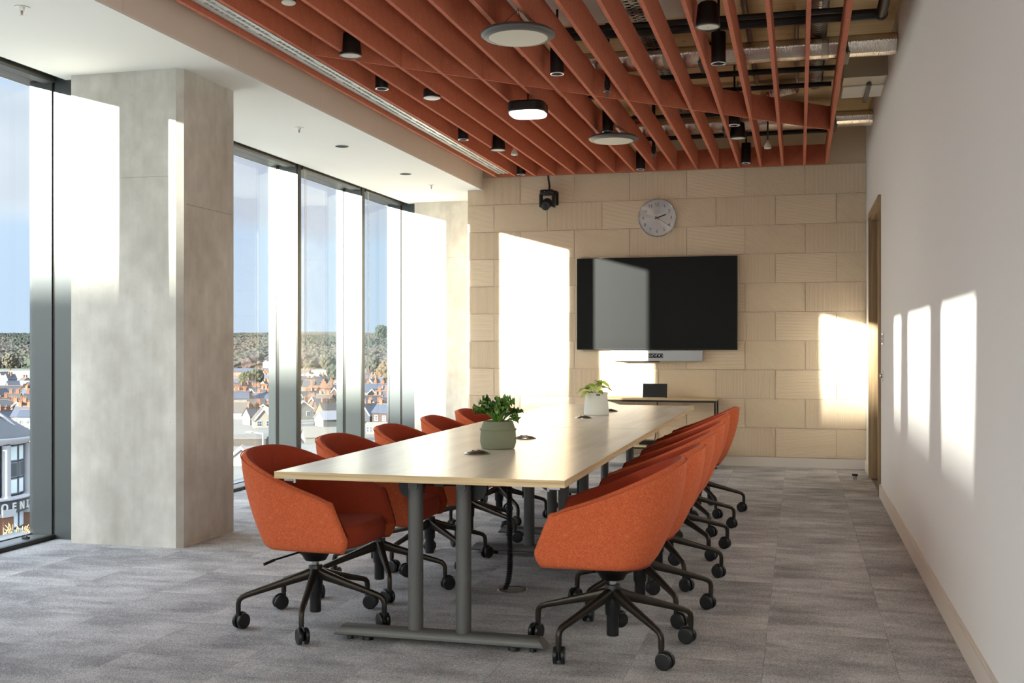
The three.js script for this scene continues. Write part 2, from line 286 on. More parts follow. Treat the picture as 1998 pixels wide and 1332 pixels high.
// windows: bays between deep aluminium mullions
{
  const bays = [[-12.42, -11.16], [-11.08, -9.58], [-9.5, -8.0], [-7.92, -6.73], [-6.07, -4.85], [-4.77, -2.75], [-2.0, 0.2], [0.29, 1.86], [1.94, 3.4]];
  bays.forEach(([z0, z1], n) => {
    const w = struct('window_' + (n + 1), null, null, 'full height window bay ' + ['beside the far column', 'third along from the broad column', 'second along from the broad column', 'first behind the broad column', 'in front of the broad column', 'out of view before the broad column', 'behind the camera, first', 'behind the camera, second', 'behind the camera, third'][n], 'window');
    obj('pane', span(XG - 0.006, XG + 0.006, 0.05, YS + 0.02, z0 - 0.02, z1 + 0.02), M.glass, w);
    obj('sill', [span(XG - 0.09, -4.672, -0.02, 0.022, z0, z1)], M.alu, w);
    obj('sill_trim', [span(-4.672, -4.638, -0.02, 0.028, z0 - 0.08, z1 + 0.08)], M.frameDark, w);
    obj('head_frame', [span(XG - 0.09, XG + 0.05, YS - 0.002, YS + 0.035, z0 - 0.08, z1 + 0.08), span(XG + 0.05, -4.562, YS + 0.012, YS + 0.035, z0 - 0.08, z1 + 0.08)], M.frameDark, w);
    obj('blind_cassette', [rbx(0.11, 0.05, z1 - z0 - 0.06, 0.02, -4.655, YS + 0.0, (z0 + z1) / 2)], M.frameDark, w);
    obj('outer_ledge', span(XG - 0.14, XG - 0.006, -0.3, 0.03, z0, z1), M.alu, w);
    if (z1 < -6.3 || z1 > -6 && n !== 3) {
      if ([1, 2].includes(n) || n === 0) obj('blind_chain', [rod([-4.59, 0.85 + n * 0.35, z1 - 0.06], [-4.59, YS - 0.02, z1 - 0.06], 0.0022, 5), rod([-4.585, 0.85 + n * 0.35, z1 - 0.075], [-4.585, YS - 0.02, z1 - 0.075], 0.0022, 5)], M.white, w);
    }
  });
  const mull = struct('trim_2', null, null, 'pale aluminium window mullions and column infill panels', 'window trim');
  for (const z of [-11.08, -9.5, -7.92, -4.77, 0.29, 1.94, 3.48]) {
    obj('mullion', [span(XI - 0.19, XI - 0.012, 0, YS + 0.02, z - 0.08, z)], M.alu, mull);
    obj('mullion_edge', span(XI - 0.012, XI, 0, YS + 0.02, z - 0.078, z - 0.002), M.frameDark, mull);
    obj('gasket', [span(XI - 0.225, XI - 0.19, 0, YS + 0.02, z - 0.07, z - 0.006)], M.frameDark, mull);
    obj('outer_cap', [span(-4.90, XI - 0.225, -0.3, YS + 0.3, z - 0.08, z)], M.alu, mull);
  }
  for (const zc of [-5.973, -12.35, -2.04]) {        // panels that close the facade behind each column
    obj('infill_panel', [span(-4.64, -4.452, 0, YS + 0.02, zc - 0.13, zc - 0.09)], M.panelMetal, mull);
    obj('shadow_gap', [span(-4.665, -4.64, 0, YS + 0.02, zc - 0.135, zc - 0.1)], M.frameDark, mull);
    obj('reveal_panel', [span(XG - 0.02, -4.665, 0.02, YS + 0.02, zc - 0.13, zc - 0.09)], M.panelMetal, mull);
    if (zc > -12) obj('infill_panel', [span(XG - 0.02, -4.452, 0, YS + 0.02, zc - 0.72, zc - 0.68)], M.panelMetal, mull);
    obj('spandrel', [span(-4.9, XG - 0.02, -0.3, YS + 0.3, zc - 0.72, zc - 0.26)], M.alu, mull);
  }
}

// ------------------------------------------------------------------ felt fin ceiling
const HB = 3.056, FH = 0.20, ZE = -11.35, ZN = 0.6;
{
  const raft = thing('felt_fin_ceiling', 'terracotta felt fins hung in parallel rows under the bare deck', 'ceiling fins');
  const L = ZN - ZE, g = boxUV(bx(0.024, FH, L));
  for (let k = 0; k <= 16; k++) { const f = obj('fin', g, M.felt, raft); f.position.set(-3.155 + k * 0.2137, HB + FH / 2, (ZE + ZN) / 2); }
  obj('end_fin', boxUV(span(-3.143, 0.252, HB + 0.001, HB + FH, ZE - 0.012, ZE + 0.006)), M.felt, raft);
  obj('end_fin', boxUV(span(-3.143, 0.252, HB + 0.001, HB + FH, ZN - 0.006, ZN + 0.012)), M.felt, raft);
  const a = V(-2.945, 0, -6.245), b = V(0.262, 0, -9.565), len = a.distanceTo(b), d = obj('diagonal_fin', boxUV(bx(len, FH - 0.004, 0.012)), M.felt, raft);
  d.position.set((a.x + b.x) / 2, HB + FH / 2 - 0.003, (a.z + b.z) / 2); d.rotation.y = Math.atan2(-(b.z - a.z), b.x - a.x);
}
// slot diffuser between the outer fins
{
  const t = thing('slot_diffuser', 'long white aluminium slot diffuser beside the fascia', 'air diffuser', [-3.05, 3.09, 0]);
  obj('backing', span(-0.088, 0.088, 0.03, 0.05, ZE + 0.02, ZN - 0.02), M.blackMatt, t);
  for (const [x0, x1] of [[-0.085, -0.052], [-0.030, -0.010], [0.012, 0.034]]) obj('rail', span(x0, x1, -0.002, 0.03, ZE + 0.02, ZN - 0.02), M.paleMetal, t);
  const bars = []; for (let z = ZE + 0.04, k = 0; z < ZN - 0.1; z += 0.056, k++) for (const x of [-0.041, 0.001]) { const solid = ((k + (x > 0 ? 3 : 0)) % 11) > 8; bars.push(span(x - 0.011, x + 0.011, 0.002, 0.012, z, z + (solid ? 0.05 : 0.014))); }
  stuff(obj('slot_bars', bars, M.paleMetal, t));
}
// things hung through the fins
function hung(name, label, category, x, y, z, group) { return thing(name, label, category, [x, y, z], 0, group); }
function speaker(x, z, label, y = 3.04) {
  const t = hung('pendant_speaker', label, 'speaker', x, y, z, 'black cone pendant speakers');
  obj('housing', lathe([[0.0675, 0.004], [0.069, 0.012], [0.066, 0.04], [0.056, 0.125], [0.045, 0.138], [0, 0.14]]), M.black, t);
  obj('rim', lathe([[0.060, 0.004], [0.0685, 0.004], [0.0685, 0], [0.064, -0.003], [0.058, 0.0], [0.060, 0.004]]), M.steelDark, t);
  obj('grille', lathe([[0, -0.001], [0.058, 0.001], [0.058, 0.006]]), M.offWhite, t);
  obj('badge', cyl(0.004, 0.004, 0.002, 0, -0.0015, 0, 10), M.chrome, t);
  obj('hanger', [rod([0, 0.138, 0], [0, YC - y, 0], 0.003), tube([[0.02, 0.138, 0], [0.035, 0.19, 0.01], [0.0, 0.23, 0.02], [0.01, 0.3, 0]], 0.004, 16, 5)], M.black, t);
}
speaker(-0.498, -6.235, 'black cone speaker beside the silver ducts, nearest the camera');
speaker(-2.688, -6.291, 'black cone speaker hung over the window side chairs, nearer');
speaker(-2.677, -9.684, 'black cone speaker near the far end of the slot diffuser');
speaker(-0.513, -9.66, 'black cone speaker hung beyond the diagonal fin');
function downlight(x, z, label, h = 0.2) {
  const t = hung('cylinder_downlight', label, 'downlight', x, 3.04, z, 'black cylinder downlights');
  obj('body', lathe([[0.034, 0.05], [0.040, 0.004], [0.046, 0.004], [0.046, h], [0, h + 0.002]]), M.black, t);
  obj('rim', lathe([[0.039, 0.004], [0.039, -0.001], [0.0465, -0.001], [0.0465, 0.005]]), M.chrome, t);
  obj('reflector', lathe([[0.039, 0.004], [0.03, 0.05], [0, 0.05]]), M.black, t);
  obj('stem', rod([0, h, 0], [0, YC - 3.04, 0], 0.008), M.black, t);
}
[[-0.497, -7.072, 'tall black cylinder downlight right behind the nearest cone speaker'], [-2.826, -7.167, 'black cylinder downlight next to the slot diffuser, nearest of three'], [-1.549, -7.068, 'black cylinder downlight behind the nearer round disc'], [-1.558, -9.102, 'black cylinder downlight above the farther round disc'],
  [-2.838, -9.122, 'black cylinder downlight next to the slot diffuser, middle of three'], [-1.567, -11.131, 'black cylinder downlight at the end fin above the clock'], [-0.506, -11.018, 'tall black cylinder downlight at the end fin above the screen corner'], [-0.511, -9.088, 'black cylinder downlight just beyond the diagonal fin'], [-2.83, -11.147, 'black cylinder downlight at the far end of the slot diffuser']].forEach(([x, z, l]) => downlight(x, z, l));
function disc(x, z, label) {
  const t = hung('ceiling_microphone_disc', label, 'ceiling disc', x, 2.95, z, 'round ceiling discs');
  obj('rim', lathe([[0.165, 0.0], [0.19, 0.004], [0.206, 0.016], [0.208, 0.026], [0.19, 0.04], [0.1, 0.05], [0, 0.052]], 64), M.steelDark, t);
  obj('face', lathe([[0, -0.002], [0.16, -0.001], [0.168, 0.003], [0.168, 0.01]], 64), M.offWhite, t);
  obj('cable', [rod([-0.14, 0.045, 0], [0, 0.16, 0], 0.0018, 5), rod([0.14, 0.045, 0.02], [0, 0.16, 0], 0.0018, 5), rod([0, 0.045, -0.14], [0, 0.16, 0], 0.0018, 5), rod([0, 0.16, 0], [0, YC - 2.95, 0], 0.0025, 5)], M.black, t);
}
disc(-1.508, -5.872, 'large round grey disc hung below the fins, nearer the camera');
disc(-1.500, -9.04, 'large round grey disc hung below the fins, farther from the camera');
{
  const t = hung('pendant_lamp', 'small black pendant lamp with a glowing rounded face', 'lamp', -1.909, 2.915, -7.72);
  const rr2 = (w, r) => { const s = new THREE.Shape(), h = w / 2; s.moveTo(-h + r, -h); s.lineTo(h - r, -h); s.quadraticCurveTo(h, -h, h, -h + r); s.lineTo(h, h - r); s.quadraticCurveTo(h, h, h - r, h); s.lineTo(-h + r, h); s.quadraticCurveTo(-h, h, -h, h - r); s.lineTo(-h, -h + r); s.quadraticCurveTo(-h, -h, -h + r, -h); return s; };
  obj('housing', new THREE.ExtrudeGeometry(rr2(0.25, 0.085), { depth: 0.05, bevelSize: 0.012, bevelThickness: 0.012, bevelSegments: 3, curveSegments: 10 }).rotateX(-Math.PI / 2).translate(0, 0.03, 0), M.black, t);
  obj('diffuser', new THREE.ExtrudeGeometry(rr2(0.215, 0.075), { depth: 0.008, bevelSize: 0.022, bevelThickness: 0.014, bevelSegments: 4, curveSegments: 10 }).rotateX(-Math.PI / 2).translate(0, 0.012, 0), std({ color: 0xffffff, emissive: 0xfff4e0, emissiveIntensity: 1.1, roughness: 0.6 }), t);
  obj('stem', rod([0, 0.07, 0], [0, YC - 2.915, 0], 0.007), M.black, t);
  const l = new THREE.RectAreaLight(0xfff4e0, 10, 0.25, 0.25); l.position.set(0, -0.012, 0); l.rotation.x = -Math.PI / 2; t.add(l);
}
{
  const t = hung('smoke_detector', 'short black drum with a white face among the fins', 'detector', -2.574, 3.035, -7.512);
  obj('drum', cyl(0.062, 0.062, 0.06, 0, 0.034, 0, 32), M.black, t); obj('face', lathe([[0, -0.006], [0.05, -0.002], [0.062, 0.004], [0.062, 0.008]]), M.white, t); obj('stem', rod([0, 0.06, 0], [0, YC - 3.035, 0], 0.008), M.black, t);
}
{
  const t = hung('motion_sensor', 'small sensor with a round pale face at the top edge', 'sensor', -2.594, 3.04, -5.253);
  obj('body', cyl(0.036, 0.036, 0.09, 0, 0.05, 0), M.blackMatt, t); obj('face', lathe([[0, -0.004], [0.03, 0], [0.037, 0.005], [0.036, 0.012]]), M.offWhite, t); obj('stem', rod([0, 0.09, 0], [0, YC - 3.04, 0], 0.007), M.black, t);
}
for (const [x, z, l] of [[-2.593, -9.959, 'small bell shaped sensor beside the farthest window side speaker'], [-0.277, -10.207, 'small bell shaped sensor on a long stem by the far foil duct']]) {
  const t = hung('bell_sensor', l, 'sensor', x, 3.035, z); obj('bell', lathe([[0, 0.0], [0.03, 0.002], [0.034, 0.012], [0.026, 0.04], [0.014, 0.055], [0.012, 0.075], [0, 0.078]]), M.offWhite, t); obj('stem', rod([0, 0.07, 0], [0, YC - 3.035, 0], 0.008), M.steelDark, t);
}
function sprinkler(x, y, z, label, plate, m) {
  const t = hung('sprinkler_head', label, 'sprinkler', x, y, z, 'sprinkler heads');
  obj('plate', lathe([[0.0, 0.002], [plate, 0.001], [plate, 0.004], [0, 0.006]]), m, t);
  obj('frame', [cyl(0.012, 0.014, 0.016, 0, -0.006, 0, 12), rod([-0.009, -0.012, 0], [-0.004, -0.038, 0], 0.0025, 5), rod([0.009, -0.012, 0], [0.004, -0.038, 0], 0.0025, 5), cyl(0.013, 0.013, 0.002, 0, -0.04, 0, 12)], m, t);
  obj('bulb', cyl(0.003, 0.003, 0.02, 0, -0.024, 0, 6), paint(0xa04030, 0.3), t);
  if (y > 3) obj('drop_pipe', [cyl(0.016, 0.016, YC - y, 0, (YC - y) / 2, 0, 12), cyl(0.022, 0.022, 0.05, 0, 0.05, 0, 12)], M.black, t);
}
sprinkler(-1.323, 3.055, -7.707, 'sprinkler head on a black drop pipe by the diagonal fin', 0.032, M.steelDark);
sprinkler(-1.335, 3.055, -10.36, 'sprinkler head on a black drop pipe beyond the farther disc', 0.032, M.steelDark);
sprinkler(-3.79, YS - 0.004, -4.699, 'white sprinkler head on the lowered ceiling nearest the camera', 0.036, M.white);
sprinkler(-3.79, YS - 0.004, -7.858, 'white sprinkler head on the lowered ceiling right behind the broad column', 0.036, M.white);
sprinkler(-3.79, YS - 0.004, -11.039, 'white sprinkler head on the lowered ceiling close to the end wall', 0.036, M.white);
for (const [z, l] of [[-8.681, 'round black recessed downlight in the lowered ceiling, nearer'], [-10.247, 'round black recessed downlight in the lowered ceiling, farther']]) {
  const t = hung('recessed_downlight', l, 'downlight', -3.789, YS, z, 'recessed downlights');
  obj('trim_ring', lathe([[0.058, -0.003], [0.068, -0.003], [0.068, 0.002]]), M.white, t); obj('baffle', lathe([[0.058, -0.0035], [0.0, -0.003]]), M.blackMatt, t);
}

// ------------------------------------------------------------------ services above the fins
function oval(len, hy, hz, ribs) { const rings = []; for (let i = 0; i <= 60; i++) { const r = []; for (let j = 0; j < 28; j++) { const a = j / 28 * Math.PI * 2, k = 1 + (ribs ? 0.055 * Math.cos(a * ribs) : 0) + 0.01 * (hash(i, j) - 0.5); r.push([i / 60 * len, Math.sin(a) * hy * k, Math.cos(a) * hz * k]); } rings.push(r); } return boxUV(loft(rings)); }
for (const [z, y, x0, l] of [[-8.0, 3.338, -1.9, 'foil wrapped duct running into the wall above the plenum box'], [-10.55, 3.34, -2.2, 'foil wrapped duct running into the wall farther back']]) {
  const t = thing('foil_duct', l, 'duct', [x0, y, z]);
  obj('sleeve', oval(XR - 0.004 - x0, 0.068, 0.135, 11), M.foil, t);
  for (const x of [-0.68, 0.32]) { const b = obj('bracket', [span(x - x0 - 0.018, x - x0 + 0.018, -0.082, -0.074, -0.17, 0.17), rod([x - x0, -0.09, -0.16], [x - x0, YC - y - 0.003, -0.16], 0.004, 6), rod([x - x0, -0.09, 0.16], [x - x0, YC - y - 0.003, 0.16], 0.004, 6)], M.steelDark, t); }
  for (const x of [-0.95, 0.15]) obj('tape_band', boxUV(oval(0.05, 0.073, 0.14, 0).translate(x - x0, 0, 0)), M.galv, t);
}
{
  const t = thing('spiral_duct', 'bare spiral wound metal duct running along the room', 'duct', [0.13, 3.472, 0]);
  const r = 0.058, prof = [], n = 120; for (let i = 0; i <= n; i++) { const z = -9.62 + i / n * 6.6; prof.push([r, z], [r, z + 0.048], [r + 0.003, z + 0.051], [r + 0.003, z + 0.056]); }
  obj('pipe', new THREE.LatheGeometry(prof.map(([a, b]) => new THREE.Vector2(a, b)), 28).rotateX(Math.PI / 2), M.galv, t);
  obj('collar', lathe([[r + 0.006, -0.05], [r + 0.006, 0.05]]).rotateX(Math.PI / 2).translate(0, 0, -8.9), M.galv, t);
}
{
  const t = thing('flexible_duct', 'short crinkled foil elbow duct beside the spiral duct', 'duct', [0, 0, 0]);
  const c = new THREE.CatmullRomCurve3([V(-0.02, 3.46, -9.62), V(-0.14, 3.45, -9.66), V(-0.24, 3.43, -9.68), V(-0.27, 3.41, -9.8)]), rings = [];
  for (let i = 0; i <= 60; i++) { const p = c.getPoint(i / 60), tn = c.getTangent(i / 60), s = V(-tn.z, 0, tn.x).normalize(), u = V(0, 1, 0), k = 0.064 + 0.005 * Math.sin(i * 2.1); rings.push([...Array(16)].map((_, j) => { const a = j / 16 * 6.2832; return [p.x + s.x * Math.cos(a) * k, p.y + u.y * Math.sin(a) * k, p.z + s.z * Math.cos(a) * k]; })); }
  obj('sleeve', boxUV(loft(rings)), M.foil, t);
}
{
  const t = thing('plenum_box', 'grey metal plenum box with a white underside by the wall', 'plenum', [0.49, 3.29, -9.1]);
  obj('casing', span(-0.16, 0.163, 0.004, 0.245, -0.36, 0.36), M.galv, t);
  obj('bottom_panel', rbx(0.31, 0.012, 0.40, 0.004, 0.0, 0, -0.12), M.white, t);
  obj('strut', [span(0.02, 0.055, -0.022, -0.002, -0.46, 0.16), rod([0.037, -0.03, -0.42], [0.037, 0.25, -0.42], 0.004, 6), rod([0.037, -0.03, 0.1], [0.037, 0.25, 0.1], 0.004, 6)], M.steelDark, t);
}
function pipe(name, pts, r, m, label, group) { const g = []; for (let i = 0; i + 1 < pts.length; i++) { g.push(rod(pts[i], pts[i + 1], r, 14)); if (i) g.push(new THREE.SphereGeometry(r * 1.25, 12, 8).translate(...pts[i])); } return tag(obj(name, g, m), label, 'pipe', group); }
pipe('black_pipe', [[-3.3, 3.335, -7.24], [0.5, 3.335, -7.24], [0.5, 3.335, -5.6]], 0.034, M.black, 'thick black pipe with an elbow near the wall');
pipe('black_rail', [[-2.6, 3.30, -6.98], [0.26, 3.30, -6.98]], 0.018, M.black, 'slim black rail just before the thick black pipe');
pipe('black_pipe', [[-2.6, 3.35, -8.62], [0.3, 3.35, -8.62]], 0.022, M.black, 'black pipe crossing just beyond the nearer foil duct');
pipe('black_pipe', [[-2.8, 3.35, -9.15], [0.25, 3.35, -9.15]], 0.02, M.black, 'black pipe crossing above the diagonal fin');
pipe('black_pipe', [[-3.2, 3.36, -10.15], [0.3, 3.36, -10.15]], 0.022, M.black, 'black pipe crossing before the far foil duct');
pipe('black_pipe', [[-3.2, 3.31, -10.92], [0.3, 3.31, -10.92]], 0.022, M.black, 'black pipe crossing close to the end fin');
pipe('copper_pipe', [[-0.35, 3.5, -5.8], [-0.35, 3.5, -9.6]], 0.02, paint(0x6a5a4e, 0.4), 'brownish pipe running along the deck between the fins');
pipe('drain_pipe', [[-0.02, 3.48, -7.6], [-0.02, 3.48, -9.4]], 0.018, M.galv, 'thin galvanised pipe beside the spiral duct');
{
  const t = thing('cable_tray', 'perforated metal cable tray running along above the fins', 'cable tray', [-1.035, 3.422, 0]);
  obj('side', [span(-0.075, -0.07, 0, 0.04, -10.4, -3.5)], M.galv, t); obj('side', [span(0.07, 0.075, 0, 0.04, -10.4, -3.5)], M.galv, t);
  const b = [span(-0.07, -0.045, 0, 0.003, -10.4, -3.5), span(0.045, 0.07, 0, 0.003, -10.4, -3.5), span(-0.012, 0.012, 0, 0.003, -10.4, -3.5)]; for (let z = -10.4; z < -3.5; z += 0.06) b.push(span(-0.045, 0.045, 0, 0.003, z, z + 0.03));
  stuff(obj('tray_floor', b, M.galv, t));
  obj('cable', [rod([-0.03, 0.014, -10.3], [-0.03, 0.014, -3.6], 0.009, 6), rod([0.0, 0.014, -10.3], [0.0, 0.014, -3.6], 0.008, 6), rod([0.03, 0.014, -10.3], [0.03, 0.014, -3.6], 0.009, 6)], M.blackMatt, t);
}
tag(obj('ceiling_cassette', [rbx(1.34, 0.07, 2.2, 0.01, -1.25, 3.503, -6.35)], M.white), 'pale flat unit seen between the fins at the top', 'ceiling unit');
tag(obj('valve_box', [rbx(0.16, 0.1, 0.2, 0.01, -0.62, 3.47, -8.4)], M.blackMatt), 'small black box between pipes above the fins', 'box');
tag(obj('conduit_channel', [span(-1.6, XR - 0.05, 3.515, 3.538, -9.75, -9.7)], M.galv), 'thin galvanised channel fixed across the deck', 'channel');
for (const [x, z, l] of [[-1.75, -8.3, 'orange valve and wiring between the fins'], [-1.45, -10.3, 'orange valve by the farther sprinkler pipe']]) {
  const t = thing('pipe_valve', l, 'valve', [x, 3.36, z]); obj('body', [rbx(0.09, 0.07, 0.07, 0.012)], paint(0xa8401c, 0.5), t);
  obj('wire', [tube([[0.02, 0.03, 0], [0.06, 0.08, 0.03], [0.03, 0.02, 0.07], [0.0, 0.1, 0.05], [0, 0.17, 0]], 0.004, 24, 5), tube([[-0.02, 0.03, 0], [-0.07, 0.06, 0.02], [-0.04, -0.01, 0.05], [-0.02, 0.17, 0.02]], 0.004, 24, 5)], M.blackMatt, t);
}

// ------------------------------------------------------------------ tables
const TX = -1.4505, TY = 0.74, TW = 1.197;
function table(z0, z1, label) {
  const zc = (z0 + z1) / 2, L = z1 - z0, t = thing('conference_table', label, 'table', [TX, 0, zc], 0);
  const g = boxUV(bx(TW - 0.006, 0.0275, L - 0.006, 0, TY - 0.014, 0), 0.1 + z0, 0.2, true);
  obj('tabletop', g, M.ash, t);
  const e = (w, d, x, z) => boxUV(bx(w, 0.028, d, x, TY - 0.014, z), z0, TY * 3, false);
  obj('edge_band', [e(TW, 0.003, 0, L / 2 - 0.0015), e(TW, 0.003, 0, -L / 2 + 0.0015), e(0.003, L - 0.006, TW / 2 - 0.0015, 0), e(0.003, L - 0.006, -TW / 2 + 0.0015, 0)], M.oak, t);
  for (const s of [1, -1]) {
    const z = s * (L / 2 - 0.31);
    const fs = new THREE.Shape(); fs.moveTo(-0.044, 0.028); fs.quadraticCurveTo(-0.044, 0.058, -0.02, 0.062); fs.lineTo(0.02, 0.062); fs.quadraticCurveTo(0.044, 0.058, 0.044, 0.028); fs.quadraticCurveTo(0.03, 0.016, 0, 0.016); fs.quadraticCurveTo(-0.03, 0.016, -0.044, 0.028);
    const f = new THREE.ExtrudeGeometry(fs, { depth: 0.9, bevelEnabled: false, curveSegments: 6 }).rotateY(Math.PI / 2).translate(-0.45, 0, 0), p = f.attributes.position;
    for (let i = 0; i < p.count; i++) if (Math.abs(p.getX(i)) > 0.44) p.setX(i, p.getX(i) + Math.sign(p.getX(i)) * (0.035 - p.getY(i)) * 0.8);     // mitred ends
    f.computeVertexNormals();
    const foot = obj('foot_bar', f.translate(0, 0, z), M.steelDark, t);
    for (const x of [-0.40, 0.40]) obj('glide', [cyl(0.014, 0.012, 0.018, x, 0.009, z, 14)], M.black, foot);
    for (const x of [-0.32, 0.32]) obj('pad', cyl(0.024, 0.022, 0.014, x, 0.009, z, 18), M.black, foot);
    for (const x of [-0.105, 0.105]) {
      const leg = obj('leg', lathe([[0.032, 0], [0.032, TY - 0.028 - 0.06]], 28).translate(x, 0.06, z), M.steelDark, t);
      obj('bolt_cap', cyl(0.021, 0.021, 0.012, 0, 0, 0, 20).rotateX(Math.PI / 2).translate(x, TY - 0.075, z + s * 0.034), M.steelDark, leg);
    }
    obj('bracket', [span(-0.14, 0.14, TY - 0.05, TY - 0.028, z - 0.05, z + 0.05), cyl(0.055, 0.055, 0.03, 0, 0, 0, 24).rotateX(Math.PI / 2).translate(0.14, TY - 0.085, z - s * 0.05), cyl(0.055, 0.055, 0.03, 0, 0, 0, 24).rotateX(Math.PI / 2).translate(-0.14, TY - 0.085, z - s * 0.05), rod([-0.1, TY - 0.07, z - s * 0.05], [0.1, TY - 0.07, z - s * 0.05], 0.014)], M.black, t);
    for (const x of [-1, 1]) obj('corner_latch', [rbx(0.05, 0.014, 0.03, 0.004, x * (TW / 2 - 0.05), TY - 0.036, s * (L / 2 - 0.05)), cyl(0.006, 0.006, 0.02, x * (TW / 2 - 0.072), TY - 0.038, s * (L / 2 - 0.04), 10)], M.chrome, t);
  }
  obj('crossbar', [span(-0.02, 0.02, TY - 0.08, TY - 0.045, -L / 2 + 0.3, L / 2 - 0.3)], M.black, t);
}
table(-6.629, -4.02, 'pale wood conference table on dark round legs nearest the camera');
table(-9.24, -6.632, 'pale wood conference table farther back, carrying the white pot');
for (const [x, z, l] of [[-1.46, -4.913, 'domed metal power outlet in front of the green pot'], [-1.449, -5.789, 'domed metal power outlet just behind the green pot'], [-1.453, -7.495, 'domed metal power outlet in front of the white pot'], [-1.41, -8.33, 'domed metal power outlet behind the white pot']]) {
  const t = thing('power_outlet', l, 'power outlet', [x, TY, z], 0, 'table power outlets');
  obj('flange', lathe([[0.0, 0.0], [0.062, 0.0], [0.0615, 0.003], [0.052, 0.0055]]), M.chrome, t);
  obj('dome', lathe([[0.052, 0.0055], [0.042, 0.011], [0.026, 0.0155], [0.0, 0.0175]]), std({ color: 0x5d5852, metalness: 0.7, roughness: 0.35 }), t);
  for (const [dx, dz] of [[-0.018, 0.008], [0.014, 0.01], [0.0, -0.016]]) obj('socket', cyl(0.006, 0.006, 0.004, dx, 0.0158, dz, 10), M.black, t);
}
for (const [x, z, z1, l] of [[-1.417, -5.40, -5.33, 'black ribbed cable spine from the nearer table to the floor'], [-1.43, -7.26, -7.2, 'black ribbed cable spine from the farther table to the floor']]) {
  const c = new THREE.CatmullRomCurve3([V(x - 0.036, 0.006, z + 0.02), V(x - 0.02, 0.04, z + 0.02), V(x - 0.006, 0.12, z + 0.03), V(x, 0.3, (z + z1) / 2 + 0.02), V(x + 0.002, 0.55, z1), V(x, TY - 0.034, z1)]), rings = [];
  for (let i = 0; i <= 300; i++) { const p = c.getPointAt(i / 300), r = [0.0115, 0.0165, 0.0165, 0.0115][i % 4]; rings.push([...Array(12)].map((_, j) => { const a = j / 12 * 6.2832; return [p.x + Math.cos(a) * r, p.y, p.z + Math.sin(a) * r]; })); }
  tag(obj('cable_spine', [loft(rings)], M.black), l, 'cable');
  const f = thing('floor_socket', l.includes('nearer') ? 'round grey floor socket under the nearer table' : 'round grey floor socket under the farther table', 'floor socket', [x, 0, z]);
  obj('ring', lathe([[0.0, 0.002], [0.062, 0.002], [0.07, 0.005], [0.076, 0.003], [0.078, 0]]), M.galv, f); obj('lid', lathe([[0, 0.005], [0.05, 0.005], [0.052, 0.0025]]).translate(0.01, 0, 0), std({ color: 0x8c8c8a, roughness: 0.6 }), f);
}

